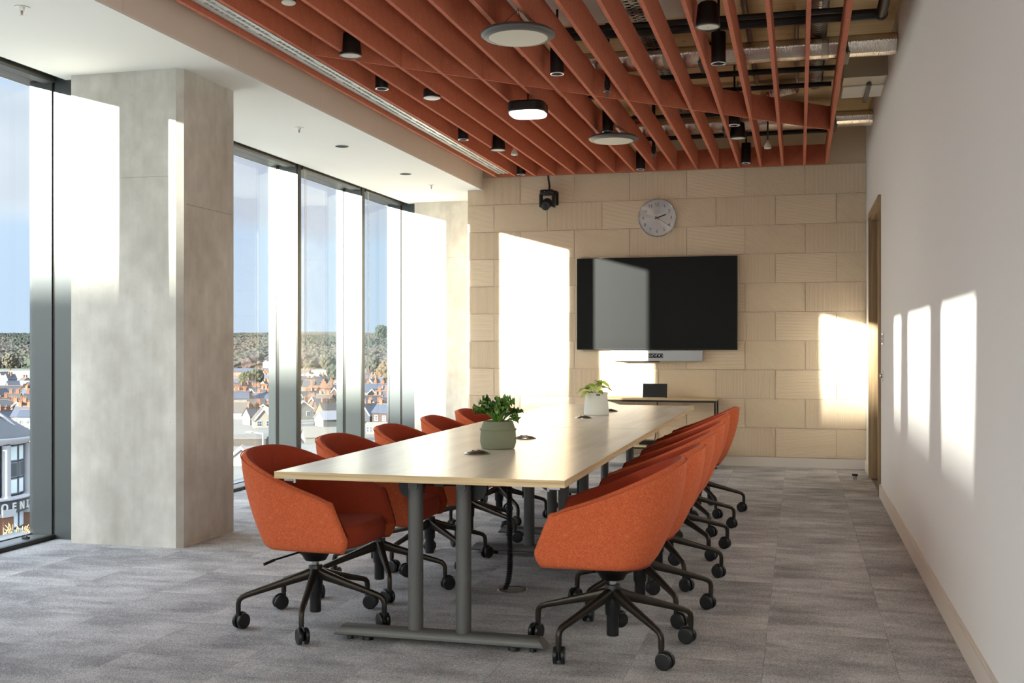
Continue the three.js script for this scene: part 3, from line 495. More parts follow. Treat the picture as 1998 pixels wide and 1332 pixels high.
// ------------------------------------------------------------------ chairs (front towards +x)
function makeChair() {
  const t = new THREE.Group();
  const T = (y) => clamp((y - 0.365) / 0.42), xf = (y) => 0.266 - 0.40 * Math.max(0, y - 0.43) - 6 * Math.max(0, 0.43 - y) ** 2;
  const S0 = 0.60, X0 = -0.02;
  function outer(s, y) {
    const w = 0.258 + 0.05 * Math.pow(T(y), 0.7), xb = -0.168 - 0.135 * Math.pow(Math.sin(T(y) * Math.PI / 2), 0.85), a = Math.abs(s), g = Math.sign(s);
    if (a <= S0) { const f = a / S0 * Math.PI / 2, n = 2 / 2.5; return [X0 - (X0 - xb) * Math.pow(Math.cos(f), n), g * w * Math.pow(Math.sin(f), n)]; }
    const k = (a - S0) / (1 - S0); return [X0 + (xf(y) - X0) * k, g * w * (1 - 0.035 * k * k)];
  }
  const eps = 1e-3, norm = (s, y) => { const a = outer(clamp(s - eps, -1, 1), y), b = outer(clamp(s + eps, -1, 1), y), dx = b[0] - a[0], dz = b[1] - a[1], l = Math.hypot(dx, dz) || 1; return [dz / l * -1, dx / l]; };
  const rimH = (s) => { const x = outer(s, 0.68)[0], e = outer(1, 0.575)[0], q = clamp((x - (e - 0.085)) / 0.085); return 0.791 - 0.42 * (x + 0.295) - 0.055 * (1 - Math.sqrt(1 - q * q * 0.96)) + 0.0; };
  const N = 64, sections = [], rimPts = [];
  function section(s, fwd, squeeze) {
    const h = rimH(s) - (fwd > 0 ? (1 - squeeze) * 0.01 : 0), th = 0.046, r = th / 2, row = [];
    const put = (inset, y) => { const p = outer(s, y), n = norm(s, y), i2 = r + (inset - r) * squeeze; row.push([p[0] - n[0] * -i2 * -1 + fwd, y, p[1] - n[1] * i2]); };
    put(0.06, 0.366); put(0.03, 0.363); put(0.012, 0.368); put(0.003, 0.38); put(0, 0.40);
    for (let k = 1; k <= 9; k++) put(0, mix(0.40, h - r, k / 9));
    for (let k = 1; k <= 5; k++) { const a = k / 6 * Math.PI; put(r - Math.cos(a) * r, h - r + Math.sin(a) * r); }
    for (let k = 0; k <= 7; k++) put(th + 0.02 * sm(k / 7), mix(h - r, 0.43, k / 7));
    return row;
  }
  const caps = [[0.021, 0.12], [0.016, 0.62], [0.008, 0.9]];
  for (const [f, q] of caps) sections.push(section(-1, f, q));
  for (let i = 0; i <= N; i++) { const s = -1 + 2 * i / N; sections.push(section(s, 0, 1)); }
  for (const [f, q] of [...caps].reverse()) sections.push(section(1, f, q));
  function skin(j0, j1) {                            // rows j0..j1 of every section as one skin with uv in metres
    const rows = sections.map((r) => r.slice(j0, j1 + 1)), g = loft(rows, false), uv = g.attributes.uv, nr = j1 - j0 + 1, m = Math.floor(nr / 2); let acc = 0;
    rows.forEach((r, i) => { if (i) acc += Math.hypot(r[m][0] - rows[i - 1][m][0], r[m][2] - rows[i - 1][m][2]); let v = 0; r.forEach((p, j) => { if (j) v += Math.hypot(p[0] - r[j - 1][0], p[1] - r[j - 1][1], p[2] - r[j - 1][2]); uv.setXY(i * nr + j, acc, v); }); });
    return g;
  }
  const shell = obj('shell', skin(0, 16), M.fabric, t);
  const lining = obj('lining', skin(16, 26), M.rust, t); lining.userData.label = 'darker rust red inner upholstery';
  for (let i = 0; i <= N; i++) { const s = -1 + 2 * i / N, h = rimH(s), p = outer(s, h - 0.012), n = norm(s, h - 0.012); rimPts.push(V(p[0] + n[0] * 0.001, h - 0.010, p[1] + n[1] * 0.001)); }
  obj('piping', new THREE.TubeGeometry(new THREE.CatmullRomCurve3(rimPts), 90, 0.0028, 5), M.fabric, shell);
  // seat pad
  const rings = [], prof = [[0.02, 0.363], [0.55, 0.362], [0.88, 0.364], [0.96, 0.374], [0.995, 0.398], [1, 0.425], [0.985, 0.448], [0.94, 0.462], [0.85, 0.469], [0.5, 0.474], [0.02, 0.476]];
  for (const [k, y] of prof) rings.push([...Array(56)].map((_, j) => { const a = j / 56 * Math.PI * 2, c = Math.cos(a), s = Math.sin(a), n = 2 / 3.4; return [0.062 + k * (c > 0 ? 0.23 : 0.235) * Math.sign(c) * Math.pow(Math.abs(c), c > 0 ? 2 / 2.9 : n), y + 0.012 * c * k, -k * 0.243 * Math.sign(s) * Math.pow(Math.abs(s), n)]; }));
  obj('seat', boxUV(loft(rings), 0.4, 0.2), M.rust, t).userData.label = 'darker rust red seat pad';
  // mechanism and column
  const mech = obj('mechanism', [lathe([[0, 0.364], [0.135, 0.364], [0.132, 0.352], [0.095, 0.335], [0.06, 0.308], [0.047, 0.285], [0, 0.284]])], M.black, t);
  obj('lever', [rod([-0.02, 0.335, 0.07], [-0.09, 0.315, 0.2], 0.0045), rod([-0.09, 0.315, 0.2], [-0.115, 0.302, 0.245], 0.0065)], M.black, mech);
  obj('gas_lift', cyl(0.0165, 0.0165, 0.06, 0, 0.265, 0, 20), M.chrome, t);
  obj('column', [lathe([[0, 0.052], [0.024, 0.052], [0.0255, 0.056], [0.0255, 0.135], [0.031, 0.14], [0.033, 0.19], [0.034, 0.232], [0.031, 0.236], [0.031, 0.262], [0.026, 0.265], [0, 0.265]], 28)], M.wheel, t);
  // five legs with castors
  const arm = []; const path = [[0.01, 0.228, 0.021, 0.026], [0.06, 0.214, 0.0185, 0.022], [0.14, 0.192, 0.016, 0.0175], [0.22, 0.170, 0.014, 0.0145], [0.30, 0.148, 0.0125, 0.0125], [0.322, 0.140, 0.012, 0.012], [0.334, 0.128, 0.0115, 0.0115], [0.338, 0.112, 0.0112, 0.0112], [0.338, 0.078, 0.011, 0.011]];
  path.forEach(([r, y, w, h], i) => { const a = path[Math.max(0, i - 1)], b = path[Math.min(path.length - 1, i + 1)], l = Math.hypot(b[0] - a[0], b[1] - a[1]), tx = (b[0] - a[0]) / l, ty = (b[1] - a[1]) / l; arm.push([...Array(12)].map((_, j) => { const q = j / 12 * 6.2832, c = Math.cos(q), s = Math.sin(q), n = 2 / 3, u = w * Math.sign(c) * Math.pow(Math.abs(c), n), v = h * Math.sign(s) * Math.pow(Math.abs(s), n); return [r - ty * v, y + tx * v, u]; })); });
  const legG = loft(arm), R = 0.0345;
  const disk = (z) => lathe([[0, -0.0085], [R - 0.007, -0.0085], [R - 0.005, -0.0075], [R - 0.001, -0.006], [R, -0.003], [R, 0.004], [R - 0.002, 0.0075], [R - 0.006, 0.0085], [0, 0.0085]], 24).rotateX(Math.PI / 2).translate(0, 0, z);
  const casterG = (turn) => merge([disk(-0.0155).translate(0.016, R, 0), disk(0.0155).translate(0.016, R, 0), cyl(0.008, 0.008, 0.04, 0.016, R, 0, 10).rotateX(0), rbx(0.03, 0.03, 0.01, 0.003, 0.006, R + 0.008, 0), cyl(0.011, 0.011, 0.03, 0, 0.07, 0, 14), new THREE.TorusGeometry(R + 0.002, 0.004, 6, 14, 1.7).rotateZ(0.7).translate(0.016, R, 0)].map((q) => q.rotateY(turn))).translate(0.338, 0, 0);
  const turns = [0.5, 2.4, -1.1, 1.5, -2.5];
  for (let k = 0; k < 5; k++) { const l = obj('leg', legG, M.bronze, t); l.rotation.y = k * Math.PI * 2 / 5; obj('castor', casterG(turns[k]), M.wheel, l); }
  return t;
}
const chair0 = makeChair();
const ord = ['first', 'second', 'third', 'fourth', 'fifth', 'sixth'];
function placeChair(x, z, turn, base, label, group) {
  const c = chair0.clone(); c.name = numbered('tub_chair'); scene.add(c); c.position.set(x, 0, z); c.rotation.y = turn; tag(c, label, 'chair', group);
  let k = 0; for (const o of c.children) if (o.name === 'leg') o.rotation.set(0, base - turn + (k++) * Math.PI * 2 / 5, 0);
}
const rad = (d) => d * Math.PI / 180;
[[-0.745, -4.47, 183, -47], [-0.725, -5.13, 181, -54], [-0.735, -5.89, 180, -60], [-0.735, -6.68, 182, -48], [-0.755, -7.50, 180, -56], [-0.735, -8.30, 179, -63]].forEach(([x, z, a, b], i) => placeChair(x, z, rad(a), rad(b), 'orange tub chair on the door side of the tables, ' + ord[i] + ' from the camera', 'chairs on the door side'));
[[-2.105, -4.53, -4, -75], [-2.08, -5.24, -1, 12], [-2.06, -5.97, 0, 35], [-2.07, -6.79, 2, -15], [-2.08, -7.55, 0, 20], [-2.08, -8.32, 1, -40]].forEach(([x, z, a, b], i) => placeChair(x, z, rad(a), rad(b), 'orange tub chair on the window side of the tables, ' + ord[i] + ' from the camera', 'chairs on the window side'));

// ------------------------------------------------------------------ pots and plants
{
  const t = thing('potted_fern', 'curly green fern in a sage green clay pot', 'potted plant', [-1.44, TY, -5.209]);
  obj('pot', lathe([[0, 0], [0.074, 0], [0.082, 0.004], [0.0895, 0.03], [0.0895, 0.05], [0.0865, 0.088], [0.091, 0.091], [0.091, 0.097], [0.084, 0.1], [0.073, 0.134], [0.069, 0.135], [0.068, 0.12]], 48), std({ color: 0x9a9c82, roughness: 0.95, bumpMap: rep(carpetB, 6), bumpScale: 0.001 }), t);
  obj('soil', lathe([[0, 0.122], [0.07, 0.118]]), paint(0x3a2c20, 1), t);
  const greens = [0x557f2c, 0x669336, 0x487428, 0x7aa548].map((c) => phy({ color: c, roughness: 0.4, side: THREE.DoubleSide }));
  for (let k = 0; k < 40; k++) {
    const az = k * 2.39996 + rr(-0.3, 0.3), out = k < 12 ? rr(0.075, 0.125) : rr(0.015, 0.085), ht = k < 12 ? rr(0.02, 0.085) : rr(0.06, 0.125), rings = [], n = 16, tip = rr(0.024, 0.038);
    const stalk = k % 4 === 0 && k < 12;
    for (let i = 0; i <= n; i++) {
      const q = i / n, r = 0.018 + out * Math.pow(q, 1.25), y = 0.12 + ht * Math.sin(q * 1.75) / Math.sin(1.57), ruff = Math.max(0, q - 0.45) / 0.55;
      const w = (stalk ? mix(0.0015, 0.002, q) : mix(0.004, 0.012, Math.min(1, q * 2.2))) + tip * ruff * (0.65 + 0.35 * Math.sin(i * 2.3 + k)) * (i === n ? 0.75 : 1);
      const row = []; for (let j = 0; j <= 8; j++) { const c = j / 4 - 1; row.push([Math.cos(az) * (r + ruff * 0.008 * Math.sin(j * 2.2 + k)) - Math.sin(az) * c * w, y + ruff * 0.013 * Math.sin(j * 2.5 + i * 1.3 + k) + Math.abs(c) * w * 0.25 + (i === n ? 0.012 * Math.cos(j * 3.1) : 0), Math.sin(az) * (r + ruff * 0.008 * Math.cos(j * 1.7 + i)) + Math.cos(az) * c * w]); }
      rings.push(row);
    }
    obj('frond', loft(rings, false), greens[k % 4], t);
  }
}
{
  const t = thing('potted_philodendron', 'lime green leafy plant in a tall white pot', 'potted plant', [-1.433, TY, -7.876]);
  obj('pot', lathe([[0, 0], [0.088, 0], [0.092, 0.003], [0.0925, 0.02], [0.083, 0.11], [0.0805, 0.135], [0.083, 0.155], [0.0855, 0.163], [0.082, 0.164], [0.077, 0.14]], 48), paint(0xeae8e2, 0.55), t);
  obj('soil', lathe([[0, 0.146], [0.078, 0.14]]), paint(0x3a2c20, 1), t);
  const tg = obj('name_tag', [rbx(0.028, 0.012, 0.003, 0.001, 0.028, 0.149, 0.0815)], paint(0x55554f, 0.5), t); tg.rotation.y = 0.0; tg.userData.label = 'small dark tag on the rim';
  const limes = [0xa9c44c, 0xbfd266, 0x8fb23c, 0xc9da80].map((c) => phy({ color: c, roughness: 0.45, transmission: 0.25, thickness: 0, side: THREE.DoubleSide }));
  const leaves = [[-0.075, 0.19, 0.03, 2.6, 0.06], [-0.045, 0.165, 0.075, 2.2, 0.062], [-0.02, 0.22, 0.0, 1.6, 0.055], [0.01, 0.2, 0.07, 1.3, 0.066], [0.04, 0.235, 0.02, 0.4, 0.062], [0.055, 0.2, -0.01, -0.2, 0.06], [0.0, 0.23, -0.04, -1.4, 0.05], [-0.05, 0.21, -0.03, -2.4, 0.05], [0.03, 0.175, 0.06, 0.7, 0.04], [-0.06, 0.2, 0.05, 2.9, 0.05], [0.02, 0.245, 0.03, 0.9, 0.045]];
  leaves.forEach(([x, y, z, az, s], k) => {
    const rings = []; for (let i = 0; i <= 12; i++) { const q = i / 12, w = s * 0.62 * Math.pow(Math.sin(Math.PI * Math.pow(q, 0.62)), 0.85) + 0.0005, row = []; for (let j = 0; j <= 6; j++) { const c = j / 3 - 1, a = (q - 0.25) * s * 1.6 - (1 - q) * Math.abs(c) * 0.008, dr = -0.5 * Math.max(0, q - 0.2) * q * s * 1.5; row.push([x + Math.cos(az) * a - Math.sin(az) * c * w, y + dr + Math.abs(c) * w * 0.35 + 0.003 * Math.sin(i * 1.1 + j + k), z + Math.sin(az) * a + Math.cos(az) * c * w]); } rings.push(row); }
    const l = obj('leaf', loft(rings, false), limes[k % 4], t); obj('stalk', tube([[x * 0.2, 0.145, z * 0.2], [x * 0.6, (0.145 + y) / 2 + 0.015, z * 0.6], [x, y, z]], 0.0018, 10, 5), limes[2], l);
  });
}

// ------------------------------------------------------------------ end wall: screen, sound bar, clock, camera, console
{
  const t = thing('television', 'large black wall-mounted screen above the console', 'television', [-1.4565, 1.686, ZB]);
  obj('casing', rbx(1.685, 0.972, 0.045, 0.006, 0, 0, 0.055), M.black, t);
  obj('screen_glass', bx(1.672, 0.958, 0.002, 0, 0.002, 0.0785), M.screen, t);
  obj('mount', [span(-0.3, 0.3, -0.25, 0.25, 0.006, 0.034)], M.blackMatt, t);
}
{
  const t = thing('video_bar', 'silver video bar with a lens cluster under the screen', 'video bar', [-1.449, 1.137, ZB]);
  obj('body', rbx(0.961, 0.113, 0.07, 0.008, 0, 0, 0.06), M.grille, t);
  obj('lens_window', [new RoundedBoxGeometry(0.15, 0.048, 0.01, 4, 0.004).translate(-0.003, 0.0, 0.094)], std({ color: 0x25272a, roughness: 0.25 }), t);
  for (const [x, r] of [[-0.058, 0.013], [-0.025, 0.016], [0.014, 0.016], [0.052, 0.018]]) { const l = obj('lens_ring', lathe([[r, 0], [r, 0.004], [r - 0.004, 0.004]]).rotateX(Math.PI / 2).translate(x, 0, 0.099), M.chrome, t); obj('lens', lathe([[0, 0.005], [r * 0.4, 0.004], [r - 0.004, 0.001]]).rotateX(Math.PI / 2).translate(x, 0, 0.099), std({ color: 0x08080a, roughness: 0.08 }), l); }
  const mk = []; for (let i = 0; i < 9; i++) mk.push(bx(0.0022, [0.004, 0.008, 0.012, 0.008, 0.004, 0.008, 0.012, 0.008, 0.004][i], 0.001, -0.43 + (i - 4) * 0.0042, 0.0, 0.0955)); obj('emblem', mk, M.white, t);
  obj('bracket', span(-0.37, 0.03, -0.066, -0.056, 0.02, 0.09), M.blackMatt, t);
}
{
  const t = thing('wall_clock', 'round brushed steel wall clock above the screen', 'clock', [-1.447, 2.588, ZB]);
  obj('case', lathe([[0.19, 0.028], [0.193, 0.034], [0.198, 0.034], [0.201, 0.028], [0.201, 0.004], [0, 0.004]], 72).rotateX(Math.PI / 2), M.chrome, t);
  { const pos = [], uv = [], nor = [], idx = [], n = 96; for (let i = 0; i <= n; i++) for (let j = 0; j <= 8; j++) { const a = i / n * Math.PI * 2, r = 0.0005 + 0.19 * j / 8; pos.push(Math.cos(a) * r, Math.sin(a) * r, 0.026); uv.push(i / n * 4, j / 8); nor.push(0, 0, 1); } for (let i = 0; i < n; i++) for (let j = 0; j < 8; j++) { const a = i * 9 + j; idx.push(a, a + 1, a + 10, a, a + 10, a + 9); } const g = new THREE.BufferGeometry(); g.setAttribute('position', new THREE.Float32BufferAttribute(pos, 3)); g.setAttribute('normal', new THREE.Float32BufferAttribute(nor, 3)); g.setAttribute('uv', new THREE.Float32BufferAttribute(uv, 2)); g.setIndex(idx); obj('dial', g, M.clockFace, t); }
  const ink = paint(0x121212, 0.6);
  for (let k = 1; k <= 12; k++) { const a = k * Math.PI / 6; obj('numeral', text(String(k), 0.031, 0.0015).translate(Math.sin(a) * 0.147, Math.cos(a) * 0.141, 0.0262), ink, t); }
  const hand = (deg, l, w, tail, z) => span(-w / 2, w / 2, -tail, l, z, z + 0.002).rotateZ(-rad(deg));
  obj('hour_hand', hand(70, 0.098, 0.0105, 0.024, 0.029), ink, t); obj('minute_hand', hand(124, 0.172, 0.0045, 0.026, 0.0315), ink, t);
  obj('second_hand', [hand(149, 0.03, 0.003, 0.028, 0.034), cyl(0.006, 0.006, 0.006, 0, 0, 0, 16).rotateX(Math.PI / 2).translate(0, 0, 0.034)], paint(0xb0201c, 0.5), t);
}
{
  const t = thing('ptz_camera', 'black pan tilt camera hung on the ribbed wall', 'camera', [-2.60, 2.80, ZB]);
  obj('base', [rbx(0.15, 0.052, 0.14, 0.02, -0.01, 0.085, 0.1, 4)], M.black, t);
  for (const x of [-0.083, 0.055]) obj('yoke', [rbx(0.03, 0.15, 0.075, 0.01, x, 0.0, 0.1, 3)], M.black, t);
  const h = obj('camera_head', [new THREE.SphereGeometry(0.055, 24, 16).scale(1, 1, 1.1).translate(-0.015, -0.03, 0.105), cyl(0.043, 0.046, 0.05, 0, 0, 0, 28).rotateX(Math.PI / 2 + 0.35).translate(-0.02, -0.062, 0.15)], std({ color: 0x2a2c2b, roughness: 0.5 }), t);
  obj('lens', lathe([[0, 0.002], [0.03, 0], [0.036, -0.002]]).rotateX(Math.PI / 2 + 0.35).translate(-0.021, -0.07, 0.176), M.black, h);
  obj('bracket', [span(0.062, 0.088, -0.045, 0.1, 0.004, 0.02), span(0.04, 0.088, 0.08, 0.1, 0.004, 0.12)], M.black, t);
  obj('status_light', new THREE.SphereGeometry(0.004, 10, 8).translate(-0.03, 0.086, 0.171), M.white, t);
  obj('cable', tube([[0.0, 0.1, 0.08], [0.002, 0.16, 0.07], [-0.008, 0.24, 0.08], [-0.006, 0.45, 0.1], [-0.006, YC - 2.8, 0.1]], 0.011, 20, 8), M.black, t);
}
{
  const t = thing('console_table', 'slim console with wood top and black steel frame under the screen', 'console table', [0, 0, 0]);
  const x0 = -2.03, x1 = -0.81, z0 = ZB + 0.03, z1 = ZB + 0.40;
  obj('top', boxUV(span(x0, x1, 0.688, 0.706, z0, z1)), M.oak, t);
  obj('shelf', boxUV(span(x0 + 0.02, x1 - 0.02, 0.205, 0.222, z0, z1)), M.oak, t);
  const b = 0.018; obj('rail', [span(x0, x1, 0.668, 0.688, z1 - b, z1), span(x0, x1, 0.668, 0.688, z0, z0 + b), span(x0, x0 + b, 0.668, 0.688, z0 + b, z1 - b), span(x1 - b, x1, 0.668, 0.688, z0 + b, z1 - b)], M.frameDark, t);
  obj('shelf_rail', [span(x0 + b, x1 - b, 0.187, 0.205, z1 - b, z1), span(x0 + b, x1 - b, 0.187, 0.205, z0, z0 + b)], M.frameDark, t);
  for (const x of [x0, x1 - b]) for (const z of [z0, z1 - b]) obj('leg', span(x, x + b, 0, 0.668, z, z + b), M.frameDark, t);
}
{
  const t = thing('touch_panel', 'black tablet control panel standing on the console', 'tablet', [-1.44, 0.706, ZB + 0.27]);
  const s = obj('screen_glass', rbx(0.25, 0.148, 0.012, 0.004, 0, 0.074, 0), M.black, t); s.rotation.x = -0.22;
  obj('stand', [span(-0.11, 0.11, 0, 0.006, -0.05, 0.03), rod([-0.05, 0.004, -0.045], [-0.05, 0.09, -0.024], 0.004), rod([0.05, 0.004, -0.045], [0.05, 0.09, -0.024], 0.004)], M.galv, t);
}
tag(obj('media_player', [rbx(0.2, 0.04, 0.16, 0.008, -1.5, 0.243, ZB + 0.22)], M.black), 'small flat black box on the console shelf', 'device');
tag(obj('console_cable', [tube([[-1.45, 0.72, ZB + 0.018], [-1.447, 0.65, ZB + 0.018], [-1.45, 0.45, ZB + 0.018], [-1.5, 0.03, ZB + 0.02]], 0.005, 24, 6)], M.black), 'thin dark cable dropping behind the console', 'cable');

// small fittings
{
  const t = thing('door_stop', 'small steel and rubber door stop on the carpet', 'door stop', [0.501, 0, -10.639]);
  obj('post', cyl(0.018, 0.018, 0.035, 0, 0.0175, 0, 20), M.chrome, t); obj('buffer', cyl(0.026, 0.026, 0.018, 0, 0.044, 0, 20), M.black, t);
}
{
  const t = thing('light_switch', 'slim dark switch plate beside the door', 'switch', [XR, 1.299, -9.263]);
  obj('plate', rbx(0.008, 0.09, 0.088, 0.003, -0.004, 0, 0), M.chrome, t); obj('button', [span(-0.011, -0.008, -0.033, -0.002, -0.03, 0.03), span(-0.011, -0.008, 0.002, 0.033, -0.03, 0.03)], M.black, t);
}
{
  const t = thing('exit_button', 'white and steel button plate below the switch', 'switch', [XR, 1.002, -9.263]);
  obj('plate', rbx(0.008, 0.09, 0.088, 0.003, -0.004, 0, 0), M.white, t); obj('button', cyl(0.018, 0.016, 0.016, 0, 0, 0, 20).rotateZ(Math.PI / 2).translate(-0.014, 0, 0), M.chrome, t);
}
{
  const t = thing('sill_clip', 'tiny dark clip lying on the window sill', 'clip', [-4.73, 0.022, -5.90]);
  obj('body', rbx(0.05, 0.014, 0.02, 0.004, 0, 0.009, 0), M.black, t); obj('tab', [rod([0.0, 0.012, 0], [0.03, 0.022, 0.025], 0.004), rod([0, 0.012, 0], [-0.02, 0.02, -0.03], 0.004)], M.black, t);
}

// ------------------------------------------------------------------ outside: town in the valley, wooded hills behind
const GY = -31;
function bearing(u, d0, far = 2) { const d = d0 * far, k = (u - 999) / FOCAL, c = Math.cos(YAW), s = Math.sin(YAW); return [(k * c - s) * d, -(k * s + c) * d]; }   // plan position at depth d
struct('ground', [span(-9000, 3000, GY - 1, GY, -11000, 600)], paint(0x5c5a55, 1), 'town ground far below the windows', 'ground');
function hillY(d) { return d < 760 ? GY : GY + 68 * Math.pow(clamp((d - 760) / 1700), 0.8); }
{
  const rings = []; for (let i = 0; i <= 24; i++) { const d = 700 + i * 110, row = []; for (let j = 0; j <= 60; j++) { const u = -420 + j * 26, [x, z] = bearing(u, d); row.push([x, hillY(d) + (i ? (fbm(j * 0.3, i * 0.35, 3) - 0.5) * Math.min(34, i * 2.6) : -1), z]); } rings.push(row); }
  struct('hill', [loft(rings, false)], std({ color: 0x2c2a23, roughness: 1, side: THREE.DoubleSide }), 'wooded hillside closing the valley', 'hill');
  const far = []; for (let i = 0; i <= 3; i++) { const d = 4000 + i * 200, row = []; for (let j = 0; j <= 60; j++) { const u = -420 + j * 26, [x, z] = bearing(u, d); row.push([x, [-60, 90, 100, 80][i] + (fbm(j * 0.2 + 9, 4, 3) - 0.5) * 26, z]); } far.push(row); }
  struct('hill', [loft(far, false)], std({ color: 0x2c2a23, roughness: 1, side: THREE.DoubleSide }), 'distant wooded ridge on the horizon', 'hill');
}
{
  const blob = new THREE.IcosahedronGeometry(1, 2), p = blob.attributes.position; const q = new Map();
  for (let i = 0; i < p.count; i++) { const k = [p.getX(i), p.getY(i), p.getZ(i)].map((v) => v.toFixed(3)).join(); if (!q.has(k)) q.set(k, rr(0.72, 1.15)); const m = q.get(k); p.setXYZ(i, p.getX(i) * m, p.getY(i) * m, p.getZ(i) * m); } blob.computeVertexNormals();
  const N = 16000, f = new THREE.InstancedMesh(blob, std({ color: 0xffffff, roughness: 1 }), N), m4 = new THREE.Matrix4(), col = new THREE.Color();
  for (let i = 0; i < N; i++) {
    const d = 740 + 1750 * Math.pow(rnd(), 1.1), u = rr(-260, 900), [x, z] = bearing(u, d), ever = vnoise(u * 0.012 + 5, d * 0.004) > 0.55 && d > 1100, h = ever ? rr(8, 14) : rr(6, 11), w = ever ? rr(5, 8) : rr(6, 12);
    m4.compose(V(x, hillY(d) + h * 0.6, z), new THREE.Quaternion().setFromEuler(new THREE.Euler(0, rr(0, 6.28), rr(-0.15, 0.15))), V(w, h, w)); f.setMatrixAt(i, m4);
    const c = ever ? [rr(0.010, 0.016), rr(0.014, 0.020), rr(0.011, 0.015)] : [rr(0.026, 0.040), rr(0.023, 0.035), rr(0.018, 0.027)]; f.setColorAt(i, col.setRGB(...c));
  }
  f.name = 'woodland'; scene.add(f); stuff(tag(f, 'bare brown and dark evergreen woodland covering the hillside', 'woodland'));
}
{ const [x0, z0] = bearing(-60, 700), [x1, z1] = bearing(110, 640); struct('field', [bx(420, 0.4, 130).rotateY(0.5).translate((x0 + x1) / 2, GY + 0.2, (z0 + z1) / 2)], paint(0x3a4a28, 1), 'bright green playing field below the woods', 'field'); }

